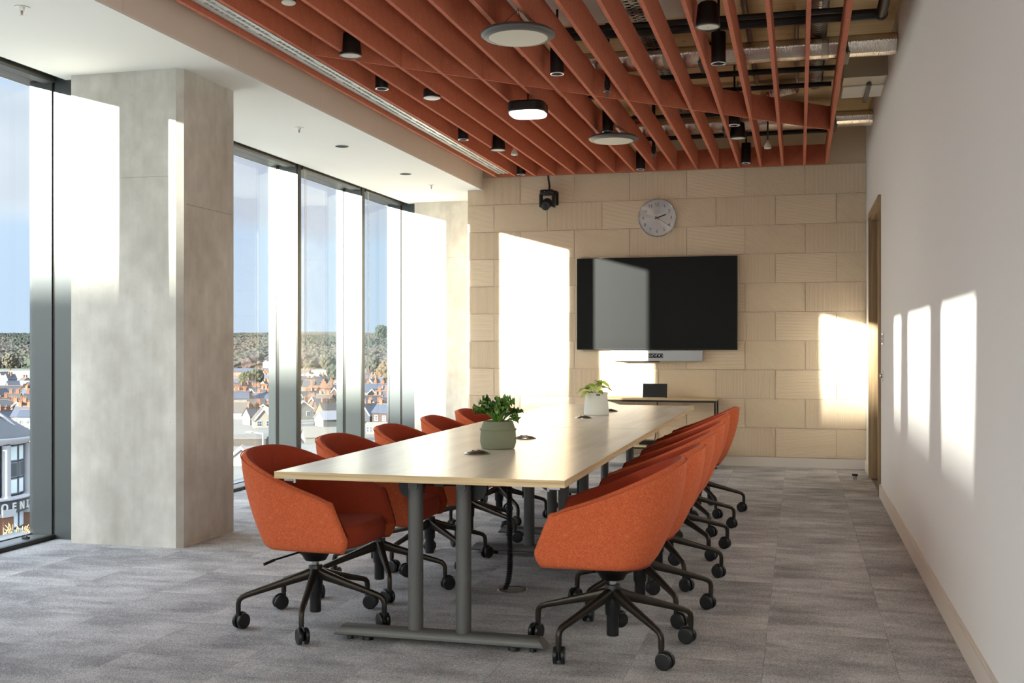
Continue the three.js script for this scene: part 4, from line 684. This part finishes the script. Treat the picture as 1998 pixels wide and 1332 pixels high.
const BRICK = paint(0x7c5540, 0.9), BRICKD = paint(0x4c352c, 0.9), SLATE = paint(0x2c2f38, 0.75), SLATEB = paint(0x3c4354, 0.75), TILE = paint(0x48423e, 0.85), CREAM = paint(0x948d80, 0.85), GREYW = paint(0x76746f, 0.85), WHITEW = paint(0xa2a19c, 0.7), POT = paint(0x8e6248, 0.9), WINM = std({ color: 0x39414a, roughness: 0.15 }), WFR = paint(0xa8a8a6, 0.6);
for (const m of [BRICK, BRICKD, SLATE, SLATEB, TILE, CREAM, GREYW, WHITEW, POT]) m.color.multiplyScalar(0.62);
const placed = [];
function house(name, label, category, u, d, o, group) {      // o: w (along front), dp, h, rh, turn, wall, roof, chimneys, win: [cols, rows], base
  const [x, z] = bearing(u, d); placed.push([x, z, Math.hypot(o.w, o.dp) / 2 + 0.6]);
  const t = thing(name, label, category, [x, o.base ?? GY, z], YAW + (o.turn ?? 0), group), w = o.w, D = o.dp, h = o.h, rh = o.rh ?? 0;
  obj('wall', [span(-w / 2, w / 2, 0, h, -D / 2, D / 2), ...(rh && !o.hip ? [-1, 1].map((s) => { const g = new THREE.ExtrudeGeometry(new THREE.Shape(o.gableFront ? [new THREE.Vector2(-w / 2, 0), new THREE.Vector2(w / 2, 0), new THREE.Vector2(0, rh)] : [new THREE.Vector2(-D / 2, 0), new THREE.Vector2(D / 2, 0), new THREE.Vector2(0, rh)]), { depth: 0.3, bevelEnabled: false }); return (o.gableFront ? g.translate(0, h, s > 0 ? D / 2 - 0.3 : -D / 2) : g.rotateY(Math.PI / 2).translate(s > 0 ? w / 2 - 0.3 : -w / 2, h, 0)); }) : [])], o.wall, t);
  if (rh) {
    const ov = 0.5; let g;
    if (o.hip) { g = new THREE.ConeGeometry(1, rh, 4, 1).rotateY(Math.PI / 4).scale((w / 2 + ov) * 1.414, 1, (D / 2 + ov) * 1.414).translate(0, h + rh / 2, 0); obj('roof', g, o.roof, t); }
    else for (const s of [-1, 1]) { const run = (o.gableFront ? w : D) / 2 + ov, len = (o.gableFront ? D : w) + 2 * ov * 0.6, sl = Math.hypot(run, rh * run / (run - ov)), a = Math.atan2(rh, run - ov); g = bx(len, 0.25, sl).rotateX(s * a).translate(0, h + rh - Math.sin(a) * sl / 2 + 0.15, s * Math.cos(a) * sl / 2); if (o.gableFront) g.rotateY(Math.PI / 2); obj('roof', g, o.roof, t); }
    if (!o.hip && !o.plain) obj('ridge', o.gableFront ? span(-0.2, 0.2, h + rh + 0.1, h + rh + 0.35, -D / 2 - 0.3, D / 2 + 0.3) : span(-w / 2 - 0.3, w / 2 + 0.3, h + rh + 0.1, h + rh + 0.35, -0.2, 0.2), o.ridge ?? POT, t);
    if (o.gableFront) obj('bargeboard', [-1, 1].map((s) => { const sl = Math.hypot(w / 2 + ov, rh + 0.4); return bx(sl, 0.45, 0.2).rotateZ(-s * Math.atan2(rh, w / 2)).translate(s * (w / 4), h + rh / 2 + 0.1, D / 2 + 0.35); }), WFR, t);
  } else obj('roof', span(-w / 2 - 0.3, w / 2 + 0.3, h, h + 0.5, -D / 2 - 0.3, D / 2 + 0.3), o.roof, t);
  for (let k = 0; k < (o.chimneys ?? 0); k++) { const cx = -w / 2 + w * (k + 0.5) / o.chimneys, c = obj('chimney', [span(cx - 0.75, cx + 0.75, h + rh * 0.55, h + rh + 1.5, -0.5, 0.5), span(cx - 0.85, cx + 0.85, h + rh + 1.5, h + rh + 1.75, -0.6, 0.6)], BRICK, t); obj('chimney_pot', [-0.5, 0, 0.5].map((q) => cyl(0.16, 0.13, 0.8, cx + q, h + rh + 2.1, 0, 8)), POT, c); }
  if (o.win) { const [nc, nr] = o.win; for (let i = 0; i < nc; i++) for (let j = 0; j < nr; j++) { const cx = -w / 2 + w * (i + 0.5) / nc, cy = h * (j + 0.55) / nr, ww = Math.min(1.5, w / nc * 0.5), wh = Math.min(1.9, h / nr * 0.6), f = obj('window', span(cx - ww / 2 - 0.15, cx + ww / 2 + 0.15, cy - wh / 2 - 0.15, cy + wh / 2 + 0.15, D / 2, D / 2 + 0.08), WFR, t); obj('pane', [span(cx - ww / 2, cx - 0.06, cy - wh / 2, cy - 0.05, D / 2 + 0.08, D / 2 + 0.12), span(cx + 0.06, cx + ww / 2, cy - wh / 2, cy - 0.05, D / 2 + 0.08, D / 2 + 0.12), span(cx - ww / 2, cx - 0.06, cy + 0.05, cy + wh / 2, D / 2 + 0.08, D / 2 + 0.12), span(cx + 0.06, cx + ww / 2, cy + 0.05, cy + wh / 2, D / 2 + 0.08, D / 2 + 0.12)], WINM, f); } }
  return t;
}
// left window
house('warehouse', 'long low white warehouse beyond the terraces, farthest', 'warehouse', 20, 560, { w: 150, dp: 26, h: 4, rh: 1.6, wall: CREAM, roof: WHITEW, turn: 0.1, plain: 1 });
house('warehouse', 'long pale warehouse with a tan wall', 'warehouse', 10, 470, { w: 120, dp: 20, h: 4.6, rh: 1.2, wall: CREAM, roof: WHITEW, turn: -0.05, plain: 1 });
house('warehouse', 'broad grey roofed hall behind the chimneys', 'warehouse', 20, 390, { w: 90, dp: 30, h: 3, rh: 3.4, wall: GREYW, roof: paint(0x686e78, 0.6), turn: 0.1, plain: 1 });
house('terrace', 'long dark slate terrace with rooflights', 'house', 14, 330, { w: 60, dp: 11, h: 3.4, rh: 4.2, wall: BRICKD, roof: SLATE, turn: 0.12, chimneys: 0, win: [10, 1] });
for (const [u, d, b, l] of [[4, 262, 0, 'brick terrace with orange chimneys at the left window edge'], [34, 246, 0.06, 'brick terrace with orange chimneys in the middle of the left window'], [62, 284, -0.05, 'brick terrace with orange chimneys next to the column reveal']]) house('terraced_house', l, 'house', u, d, { w: 7, dp: 7, h: 3.6, rh: 3.4, wall: BRICKD, roof: SLATE, turn: 0.25 + b, chimneys: 2 }, 'brick terraces with chimneys');
house('terraced_house', 'lower brick terrace with chimney stacks before the pale hall', 'house', 16, 222, { w: 8, dp: 6, h: 2.6, rh: 3, wall: BRICK, roof: SLATEB, turn: 0.9, chimneys: 3 });
house('villa', 'white rendered house front among the chimneys', 'house', 54, 214, { w: 5, dp: 7, h: 4.4, rh: 2.4, wall: WHITEW, roof: SLATEB, turn: 0.1, win: [2, 1] });
house('warehouse', 'brown tiled hipped roof behind the round tower', 'house', 44, 176, { w: 16, dp: 13, h: 2.2, rh: 4, wall: BRICKD, roof: TILE, turn: 0.5, hip: 1 });
// first gap right of the column
house('school', 'long school with blue solar roof at the wood edge', 'school', 492, 545, { w: 48, dp: 16, h: 6, rh: 3, wall: BRICK, roof: SLATEB, win: [16, 1], plain: 1, turn: 0.05 });
house('villa', 'small white gabled house left in the trees', 'house', 521, 640, { w: 8, dp: 8, h: 6, rh: 3, wall: WHITEW, roof: SLATE, base: -26, gableFront: 1 });
for (const [u, d, tn, l] of [[480, 330, 0.7, 'dark brick terrace with paired chimneys left of the gap'], [505, 316, 0.2, 'dark brick terrace with many chimney pots in the first gap'], [520, 300, -0.4, 'dark brick terrace at the mullion side of the first gap'], [475, 288, 0.9, 'lower dark terrace with a row of chimneys in the first gap']]) house('terraced_house', l, 'house', u, d, { w: 7, dp: 7, h: 4.2, rh: 3.8, wall: BRICKD, roof: SLATE, turn: tn, chimneys: 3 }, 'dark terraces in the first gap');
house('gabled_house', 'cream gabled house with brown tiled roof', 'house', 512, 214, { w: 7, dp: 9, h: 3.2, rh: 4.2, wall: CREAM, roof: TILE, turn: 0.35, gableFront: 1, win: [2, 1] });
house('gabled_house', 'brown roofed house next to the cream gable', 'house', 472, 240, { w: 8, dp: 10, h: 3, rh: 4, wall: GREYW, roof: TILE, turn: -0.3 });
house('shop', 'dark flat roofed shop block in the first gap', 'shop', 490, 178, { w: 11, dp: 14, h: 2.2, wall: TILE, roof: paint(0x504d48, 0.8), turn: 0.1 });
house('shop', 'white market hall with a small grey gable', 'shop', 472, 148, { w: 6, dp: 9, h: 2.2, rh: 2.4, wall: WHITEW, roof: paint(0x807e78, 0.7), turn: 0.2, gableFront: 1 });
// second gap
house('villa', 'white villa with steep gable high among the trees', 'house', 645, 760, { w: 8, dp: 10, h: 8, rh: 6, wall: CREAM, roof: SLATEB, gableFront: 1, base: -26, win: [2, 2] });
house('villa', 'smaller white gabled villa beside the steep one', 'house', 627, 800, { w: 7, dp: 9, h: 7, rh: 5, wall: WHITEW, roof: SLATEB, gableFront: 1, base: -26 });
house('office', 'flat white block left in the second gap', 'office', 604, 470, { w: 22, dp: 14, h: 6.6, wall: WHITEW, roof: CREAM, win: [6, 1] });
house('office', 'cream industrial block with ribbon windows', 'office', 628, 520, { w: 18, dp: 12, h: 8, wall: CREAM, roof: GREYW, win: [6, 2] });
{
  const t = house('brick_hall', 'orange brick hall with a stepped gable and tall white windows', 'hall', 622, 310, { w: 14, dp: 10, h: 7.5, rh: 0.01, wall: BRICK, roof: SLATE, turn: 0.12, plain: 1 });
  obj('stepped_gable', [span(-7, 7, 7.4, 8.4, 4.4, 5.1), span(-5.4, 5.6, 8.4, 9.5, 4.4, 5.1), span(-4.6, -3.2, 9.5, 12.4, 4.4, 5.1), span(1.0, 5.0, 9.5, 10.6, 4.4, 5.1), span(1.6, 4.2, 10.6, 11.8, 4.4, 5.1), span(2.3, 3.5, 11.8, 13, 4.4, 5.1)], BRICK, t);
  for (let k = 0; k < 3; k++) { const f = obj('window', span(-2.4 + k * 2.2, -1.0 + k * 2.2, 3.2, 7.2, 5, 5.15), WFR, t); obj('pane', [0, 1, 2].flatMap((r) => [span(-2.25 + k * 2.2, -1.78 + k * 2.2, 3.4 + r * 1.25, 4.45 + r * 1.25, 5.15, 5.2), span(-1.62 + k * 2.2, -1.15 + k * 2.2, 3.4 + r * 1.25, 4.45 + r * 1.25, 5.15, 5.2)]), WINM, f); }
  obj('slate_roof', new THREE.ConeGeometry(1, 4, 4).rotateY(Math.PI / 4).scale(5, 1, 4).translate(0, 9.6, -1), SLATE, t);
  obj('chimney', [span(6.2, 7.6, 7.4, 13, -2, -0.6)], BRICK, t);
}
house('terraced_house', 'dark slate house with curved white gable trim', 'house', 660, 300, { w: 7, dp: 9, h: 4.6, rh: 4, wall: BRICKD, roof: SLATE, turn: -0.3, chimneys: 1, gableFront: 1, win: [2, 2] });
house('terraced_house', 'brick cottage with white bargeboards below the stepped gable', 'house', 611, 258, { w: 5, dp: 8, h: 4, rh: 3.4, wall: BRICK, roof: SLATEB, gableFront: 1, chimneys: 1 });
house('shop', 'wide grey roofed hall below the stepped gable', 'shop', 642, 218, { w: 9, dp: 9, h: 2.8, rh: 3, wall: GREYW, roof: paint(0x646468, 0.7), turn: 0.6, plain: 1 });
house('shop', 'brown roofed shed at the foot of the second gap', 'shop', 618, 182, { w: 9, dp: 12, h: 2, rh: 2.6, wall: GREYW, roof: paint(0x5c574e, 0.8), turn: 0.3, plain: 1 });
house('office', 'white flat roofed building low in the second gap', 'office', 612, 142, { w: 9, dp: 10, h: 2.6, wall: WHITEW, roof: WHITEW, turn: 0.2, win: [3, 1] });
// third gap
house('terrace', 'long blue slate terrace with white dormer windows', 'house', 740, 330, { w: 18, dp: 12, h: 4.4, rh: 4.4, wall: BRICKD, roof: SLATEB, turn: 0.05, chimneys: 4, win: [9, 2] });
house('gabled_house', 'dark gabled slate house below the long terrace', 'house', 722, 230, { w: 7, dp: 10, h: 3, rh: 4.4, wall: SLATE, roof: SLATEB, turn: -0.5, gableFront: 1, chimneys: 1, win: [1, 1] });
house('terraced_house', 'dark slate house with one tall chimney in the third gap', 'house', 756, 262, { w: 6, dp: 9, h: 3.6, rh: 3.6, wall: BRICKD, roof: SLATE, turn: 0.1, chimneys: 1 });
house('shop', 'low cream walled yard building in the third gap', 'shop', 742, 200, { w: 10, dp: 10, h: 3.2, wall: paint(0x8e7a62, 0.9), roof: CREAM, turn: 0.1, win: [8, 1] });
house('shop', 'white roofed bus shelter at the bottom of the third gap', 'shop', 734, 160, { w: 7, dp: 8, h: 2.6, wall: GREYW, roof: WHITEW, turn: -0.1 });
struct('bounce_paving', [span(-75, 60, GY, GY + 0.1, -75, 130)], paint(0xb8b5ae, 0.9), 'added unseen pale paving round the foot of the building', 'bounce_paving');  // pale slab out of view, added to bounce light onto the ceiling
// single trees in the town
function tree(u, d, r, hex, label, base = GY) {
  const [x, z] = bearing(u, d), t = thing('town_tree', label, 'tree', [x, base, z]), g = []; placed.push([x, z, r * 1.3]);
  for (let k = 0; k < 46; k++) { const v = 1 - 2 * (k + 0.5) / 46, a = k * 2.39996, q = Math.sqrt(1 - v * v) * rr(0.6, 0.95), b = new THREE.IcosahedronGeometry(r * rr(0.16, 0.3), 1), p = b.attributes.position; for (let i = 0; i < p.count; i++) { const m = 0.75 + 0.5 * hash(Math.round(p.getX(i) * 50) + k * 7, Math.round(p.getY(i) * 50 + p.getZ(i) * 90) & 4095); p.setXYZ(i, p.getX(i) * m, p.getY(i) * m, p.getZ(i) * m); } b.computeVertexNormals(); g.push(b.translate(Math.cos(a) * r * q * 0.9, r * (1.25 + 0.75 * v), Math.sin(a) * r * q * 0.9)); }
  obj('crown', g, paint(hex, 1), t); obj('trunk', cyl(r * 0.09, r * 0.06, r, 0, r * 0.5, 0, 8), paint(0x4a4036, 1), t);
}
tree(755, 420, 9, 0x4c3c26, 'russet orange tree in the third gap');
tree(728, 560, 9, 0x343228, 'dull olive tree at the third gap');
tree(744, 1300, 17, 0x283028, 'tall dark evergreen on the skyline of the third gap', 12);
tree(480, 400, 6, 0x2a301c, 'olive green tree behind the dark terraces');
tree(500, 415, 6.5, 0x2c301e, 'broad olive tree below the school');
tree(655, 430, 8, 0x282a20, 'dark tree beside the cream block');
tree(58, 300, 5.5, 0x3e3028, 'bare reddish tree beside the slate terrace');
tree(20, 700, 10, 0x443f34, 'pale bare tree behind the playing field');
tree(640, 640, 10, 0x302f24, 'olive tree below the white villas');
// further rows of houses filling the valley floor, each clear of its neighbours
const nth = ['first', 'second', 'third', 'fourth', 'fifth', 'sixth', 'seventh', 'eighth', 'ninth', 'tenth', 'eleventh', 'twelfth', 'thirteenth', 'fourteenth', 'fifteenth', 'sixteenth', 'seventeenth', 'eighteenth', 'nineteenth', 'twentieth'];
for (const [u0, u1, gap] of [[-10, 66, 'left window'], [462, 528, 'first gap'], [586, 664, 'second gap'], [712, 766, 'third gap']]) for (let k = 0; k < 20; k++) {
  const walls = [[BRICKD, 'dark brick'], [CREAM, 'cream'], [BRICKD, 'dark brick'], [BRICK, 'orange brick'], [GREYW, 'grey']], roofs = [[SLATE, 'slate'], [TILE, 'brown tiled'], [SLATEB, 'blue slate']];
  for (let n = 0; n < 14; n++) {
    const d = 222 + k * 17 + rr(-5, 5), u = rr(u0, u1), w = rr(6, 9), dp = rr(6, 8), [x, z] = bearing(u, d), R = Math.hypot(w, dp) / 2 + 0.6, wl = walls[Math.floor(rnd() * 5)], rf = roofs[Math.floor(rnd() * 3)];
    if (placed.some(([px, pz, pr]) => Math.hypot(px - x, pz - z) < pr + R)) continue;
    house('town_house', wl[1] + ' town house with a ' + rf[1] + ' roof, ' + nth[k] + ' row back in the ' + gap, 'house', u, d, { w, dp, h: rr(3.5, 5.5), rh: rr(2.6, 3.8), wall: wl[0], roof: rf[0], turn: rr(-0.8, 0.8), chimneys: k % 3 === 2 ? 0 : 2, gableFront: k % 4 === 1, win: k < 8 ? [2, 1] : null }, 'town houses in the valley');
    break;
  }
}
// street lamp in the first gap
{
  const [x, z] = bearing(513, 120, 1), t = thing('street_lamp', 'white street lamp post in the first gap', 'street lamp', [x, GY, z]);
  obj('post', [cyl(0.12, 0.08, 22.6, 0, 11.3, 0, 8)], WFR, t); obj('arm', rod([0, 22.5, 0], [-1.2, 22.7, 0.4], 0.07), WFR, t); obj('lantern', rbx(0.7, 0.16, 0.4, 0.07, -1.4, 22.7, 0.45), WFR, t);
}
// round corner tower with the sign, lower left
{
  const D = 70, [x, z] = bearing(-51, D, 1), t = thing('corner_tower', 'round corner building with slate cone roof and sign band', 'building', [x, 0, z], YAW + 0.458);
  const R = 3.15, stone = paint(0x8c8c90, 0.8), band = paint(0x33353b, 0.6), y = (v) => EYE - (v - 672.8) / FOCAL * (D - 2.6);
  obj('roof', [lathe([[R + 0.55, y(861)], [R + 0.5, y(855)], [0.15, y(783)], [0, y(783)]], 40)], paint(0x3f4145, 0.8), t);
  obj('ridge_flashing', [rod([0.9, y(800) + 0.12, 1.0], [2.35, y(838), 1.2], 0.1)], stone, t);
  obj('cornice', [lathe([[R, y(872)], [R + 0.3, y(868)], [R + 0.55, y(862)], [R + 0.6, y(857)], [R + 0.3, y(857)]], 40)], stone, t);
  obj('wall', [lathe([[R - 0.25, GY], [R - 0.25, y(866)]], 40)], std({ color: 0x30343a, roughness: 0.2 }), t);
  for (let k = -2; k < 5; k++) {
    const a = 0.62 + k * 0.78, px = Math.sin(a), pz = Math.cos(a), c = obj('pilaster', [cyl(0.27, 0.27, y(872) - y(975), 0, (y(872) + y(975)) / 2, 0, 14), cyl(0.36, 0.27, 0.25, 0, y(976), 0, 14)], stone, t); c.position.set(px * R, 0, pz * R);
    const b = obj('brick_pier', [bx(0.75, 5.4, 0.5, 0, y(1011) - 2.7, 0)], BRICK, t); b.position.set(px * (R - 0.05), 0, pz * (R - 0.05)); b.rotation.y = a;
    const cp = obj('capital', [bx(0.95, 0.45, 0.7, 0, y(1006), 0)], stone, t); cp.position.copy(b.position); cp.rotation.y = a;
    for (let r = 0; r < 3; r++) for (let q = 0; q < 2; q++) { const aa = a + 0.24 + q * 0.29, w = obj('window', [bx(0.74, 0.98, 0.06)], paint(0x5e646c, 0.5), t); w.position.set(Math.sin(aa) * (R - 0.2), y(890 + r * 33), Math.cos(aa) * (R - 0.2)); w.rotation.y = aa; obj('pane', bx(0.6, 0.84, 0.02, 0, 0, 0.03), std({ color: r === 1 ? 0x3a3f44 : 0xb9c4c8, roughness: 0.15 }), w); }
    for (let q = 0; q < 2; q++) for (let r = 0; r < 2; r++) { const aa = a + 0.26 + q * 0.29, w = obj('window', [bx(0.74, 1.0, 0.06)], paint(0x5e646c, 0.5), t); w.position.set(Math.sin(aa) * (R - 0.2), y(1024 + r * 34), Math.cos(aa) * (R - 0.2)); w.rotation.y = aa; obj('pane', bx(0.62, 0.88, 0.02, 0, 0, 0.03), std({ color: 0xa9b6c2, roughness: 0.15 }), w); }
  }
  obj('ledge', [lathe([[R - 0.1, y(984)], [R + 0.3, y(981)], [R + 0.32, y(977)], [R - 0.1, y(975)]], 40)], stone, t);
  obj('sign_band', [lathe([[R, y(1006)], [R + 0.16, y(1006)], [R + 0.16, y(983)], [R, y(983)]], 40)], band, t);
  'OENIX'.split('').forEach((ch, k) => { const a = 0.54 + k * 0.21, g = text(ch, 0.5, 0.08, fontBold), l = obj('sign_letter', g, WFR, t); l.position.set(Math.sin(a) * (R + 0.16), y(994.5), Math.cos(a) * (R + 0.16)); l.rotation.y = a; });
}
// things in the street beside the tower
{
  const [x, z] = bearing(57, 92), t = thing('bus', 'red and grey bus beside the round tower', 'bus', [x, GY, z], YAW + 0.4);
  obj('body', [rbx(2.5, 3.6, 9, 0.25, 0, 2.1, 0)], paint(0x742028, 0.35), t); obj('windscreen', [rbx(2.2, 1.6, 0.1, 0.04, 0, 2.7, 4.5)], WINM, t);
  for (const sx of [-1.15, 1.15]) for (const sz of [-2.8, 2.8]) obj('wheel', cyl(0.5, 0.5, 0.3, 0, 0, 0, 16).rotateZ(Math.PI / 2).translate(sx, 0.5, sz), M.black, t);
}
{
  const [x, z] = bearing(55, 118), t = thing('rail_gantry', 'white lattice railway gantry beyond the round tower', 'gantry', [x, GY, z], YAW);
  const bars = []; for (const sx of [-0.35, 0.35]) bars.push(rod([sx, 0, 0], [sx, 16, 0], 0.09, 6)); for (let k = 0; k < 19; k++) bars.push(rod([-0.35, k * 0.8, 0], [0.35, k * 0.8 + 0.8, 0], 0.05, 5)); obj('mast', bars, WFR, t);
  const b2 = []; for (const y of [15.2, 16]) b2.push(rod([-3, y, 0], [4, y, 0], 0.08, 6)); for (let k = 0; k < 9; k++) b2.push(rod([-3 + k * 0.78, 15.2, 0], [-2.6 + k * 0.78, 16, 0], 0.05, 5)); obj('beam', b2, WFR, t);
}
{ const [x, z] = bearing(60, 140); struct('railway', [bx(16, 0.3, 60).rotateY(YAW + 0.6).translate(x, GY + 0.15, z)], paint(0x4c4c50, 1), 'dark railway bed beyond the round tower', 'railway'); }
{ // dry plant tops on the planter just outside the left window
  const t = thing('dry_grass_planter', 'dry straw coloured plants outside the left window', 'plants', [0, 0, 0]), [x, z] = bearing(46, 60, 1), g = [], y0 = EYE - (1052 - 672.8) / FOCAL * 60;
  for (let k = 0; k < 70; k++) { const ox = rr(-1.4, 1.2), oz = rr(-0.5, 0.5), h = rr(0.3, 1.3); g.push(tube([[x + ox, y0 - 0.8, z + oz], [x + ox + rr(-0.15, 0.15), y0 + h * 0.4 - 0.4, z + oz], [x + ox + rr(-0.5, 0.5), y0 + h - 0.4, z + oz + rr(-0.2, 0.2)]], 0.03, 6, 4)); }
  stuff(obj('stems', g, paint(0x8a7858, 1), t)); obj('planter_box', [span(x - 2, x + 2, GY, y0 - 0.7, z - 0.8, z + 0.8)], TILE, t);
}
// unseen office block opposite, roofline stepped to shade the lower part of the facade
{
  const t = thing('unseen_office_block', 'unseen office block across the street, roofline shaped to cut the low sun', 'building', [-55, -15, 76]);
  const sh = new THREE.Shape([[-26, -16], [-26, 31.4], [7.4, 31.35], [7.6, 29.6], [26, 29.2], [26, -16]].map((p) => new THREE.Vector2(...p)));
  obj('wall', new THREE.ExtrudeGeometry(sh, { depth: 14, bevelEnabled: false }).rotateY(-Math.PI / 2).rotateY(Math.PI).translate(-14, 0, 0), GREYW, t);
  for (let i = 0; i < 7; i++) for (let j = 0; j < 6; j++) obj('window', span(0, 0.1, 3 + j * 4, 5.4 + j * 4, -15.5 + i * 4.6, -12.8 + i * 4.6), WINM, t);
}

scene.traverse((o) => { if (o.isMesh) { o.castShadow = true; o.receiveShadow = true; } });
renderer.render(scene, camera);
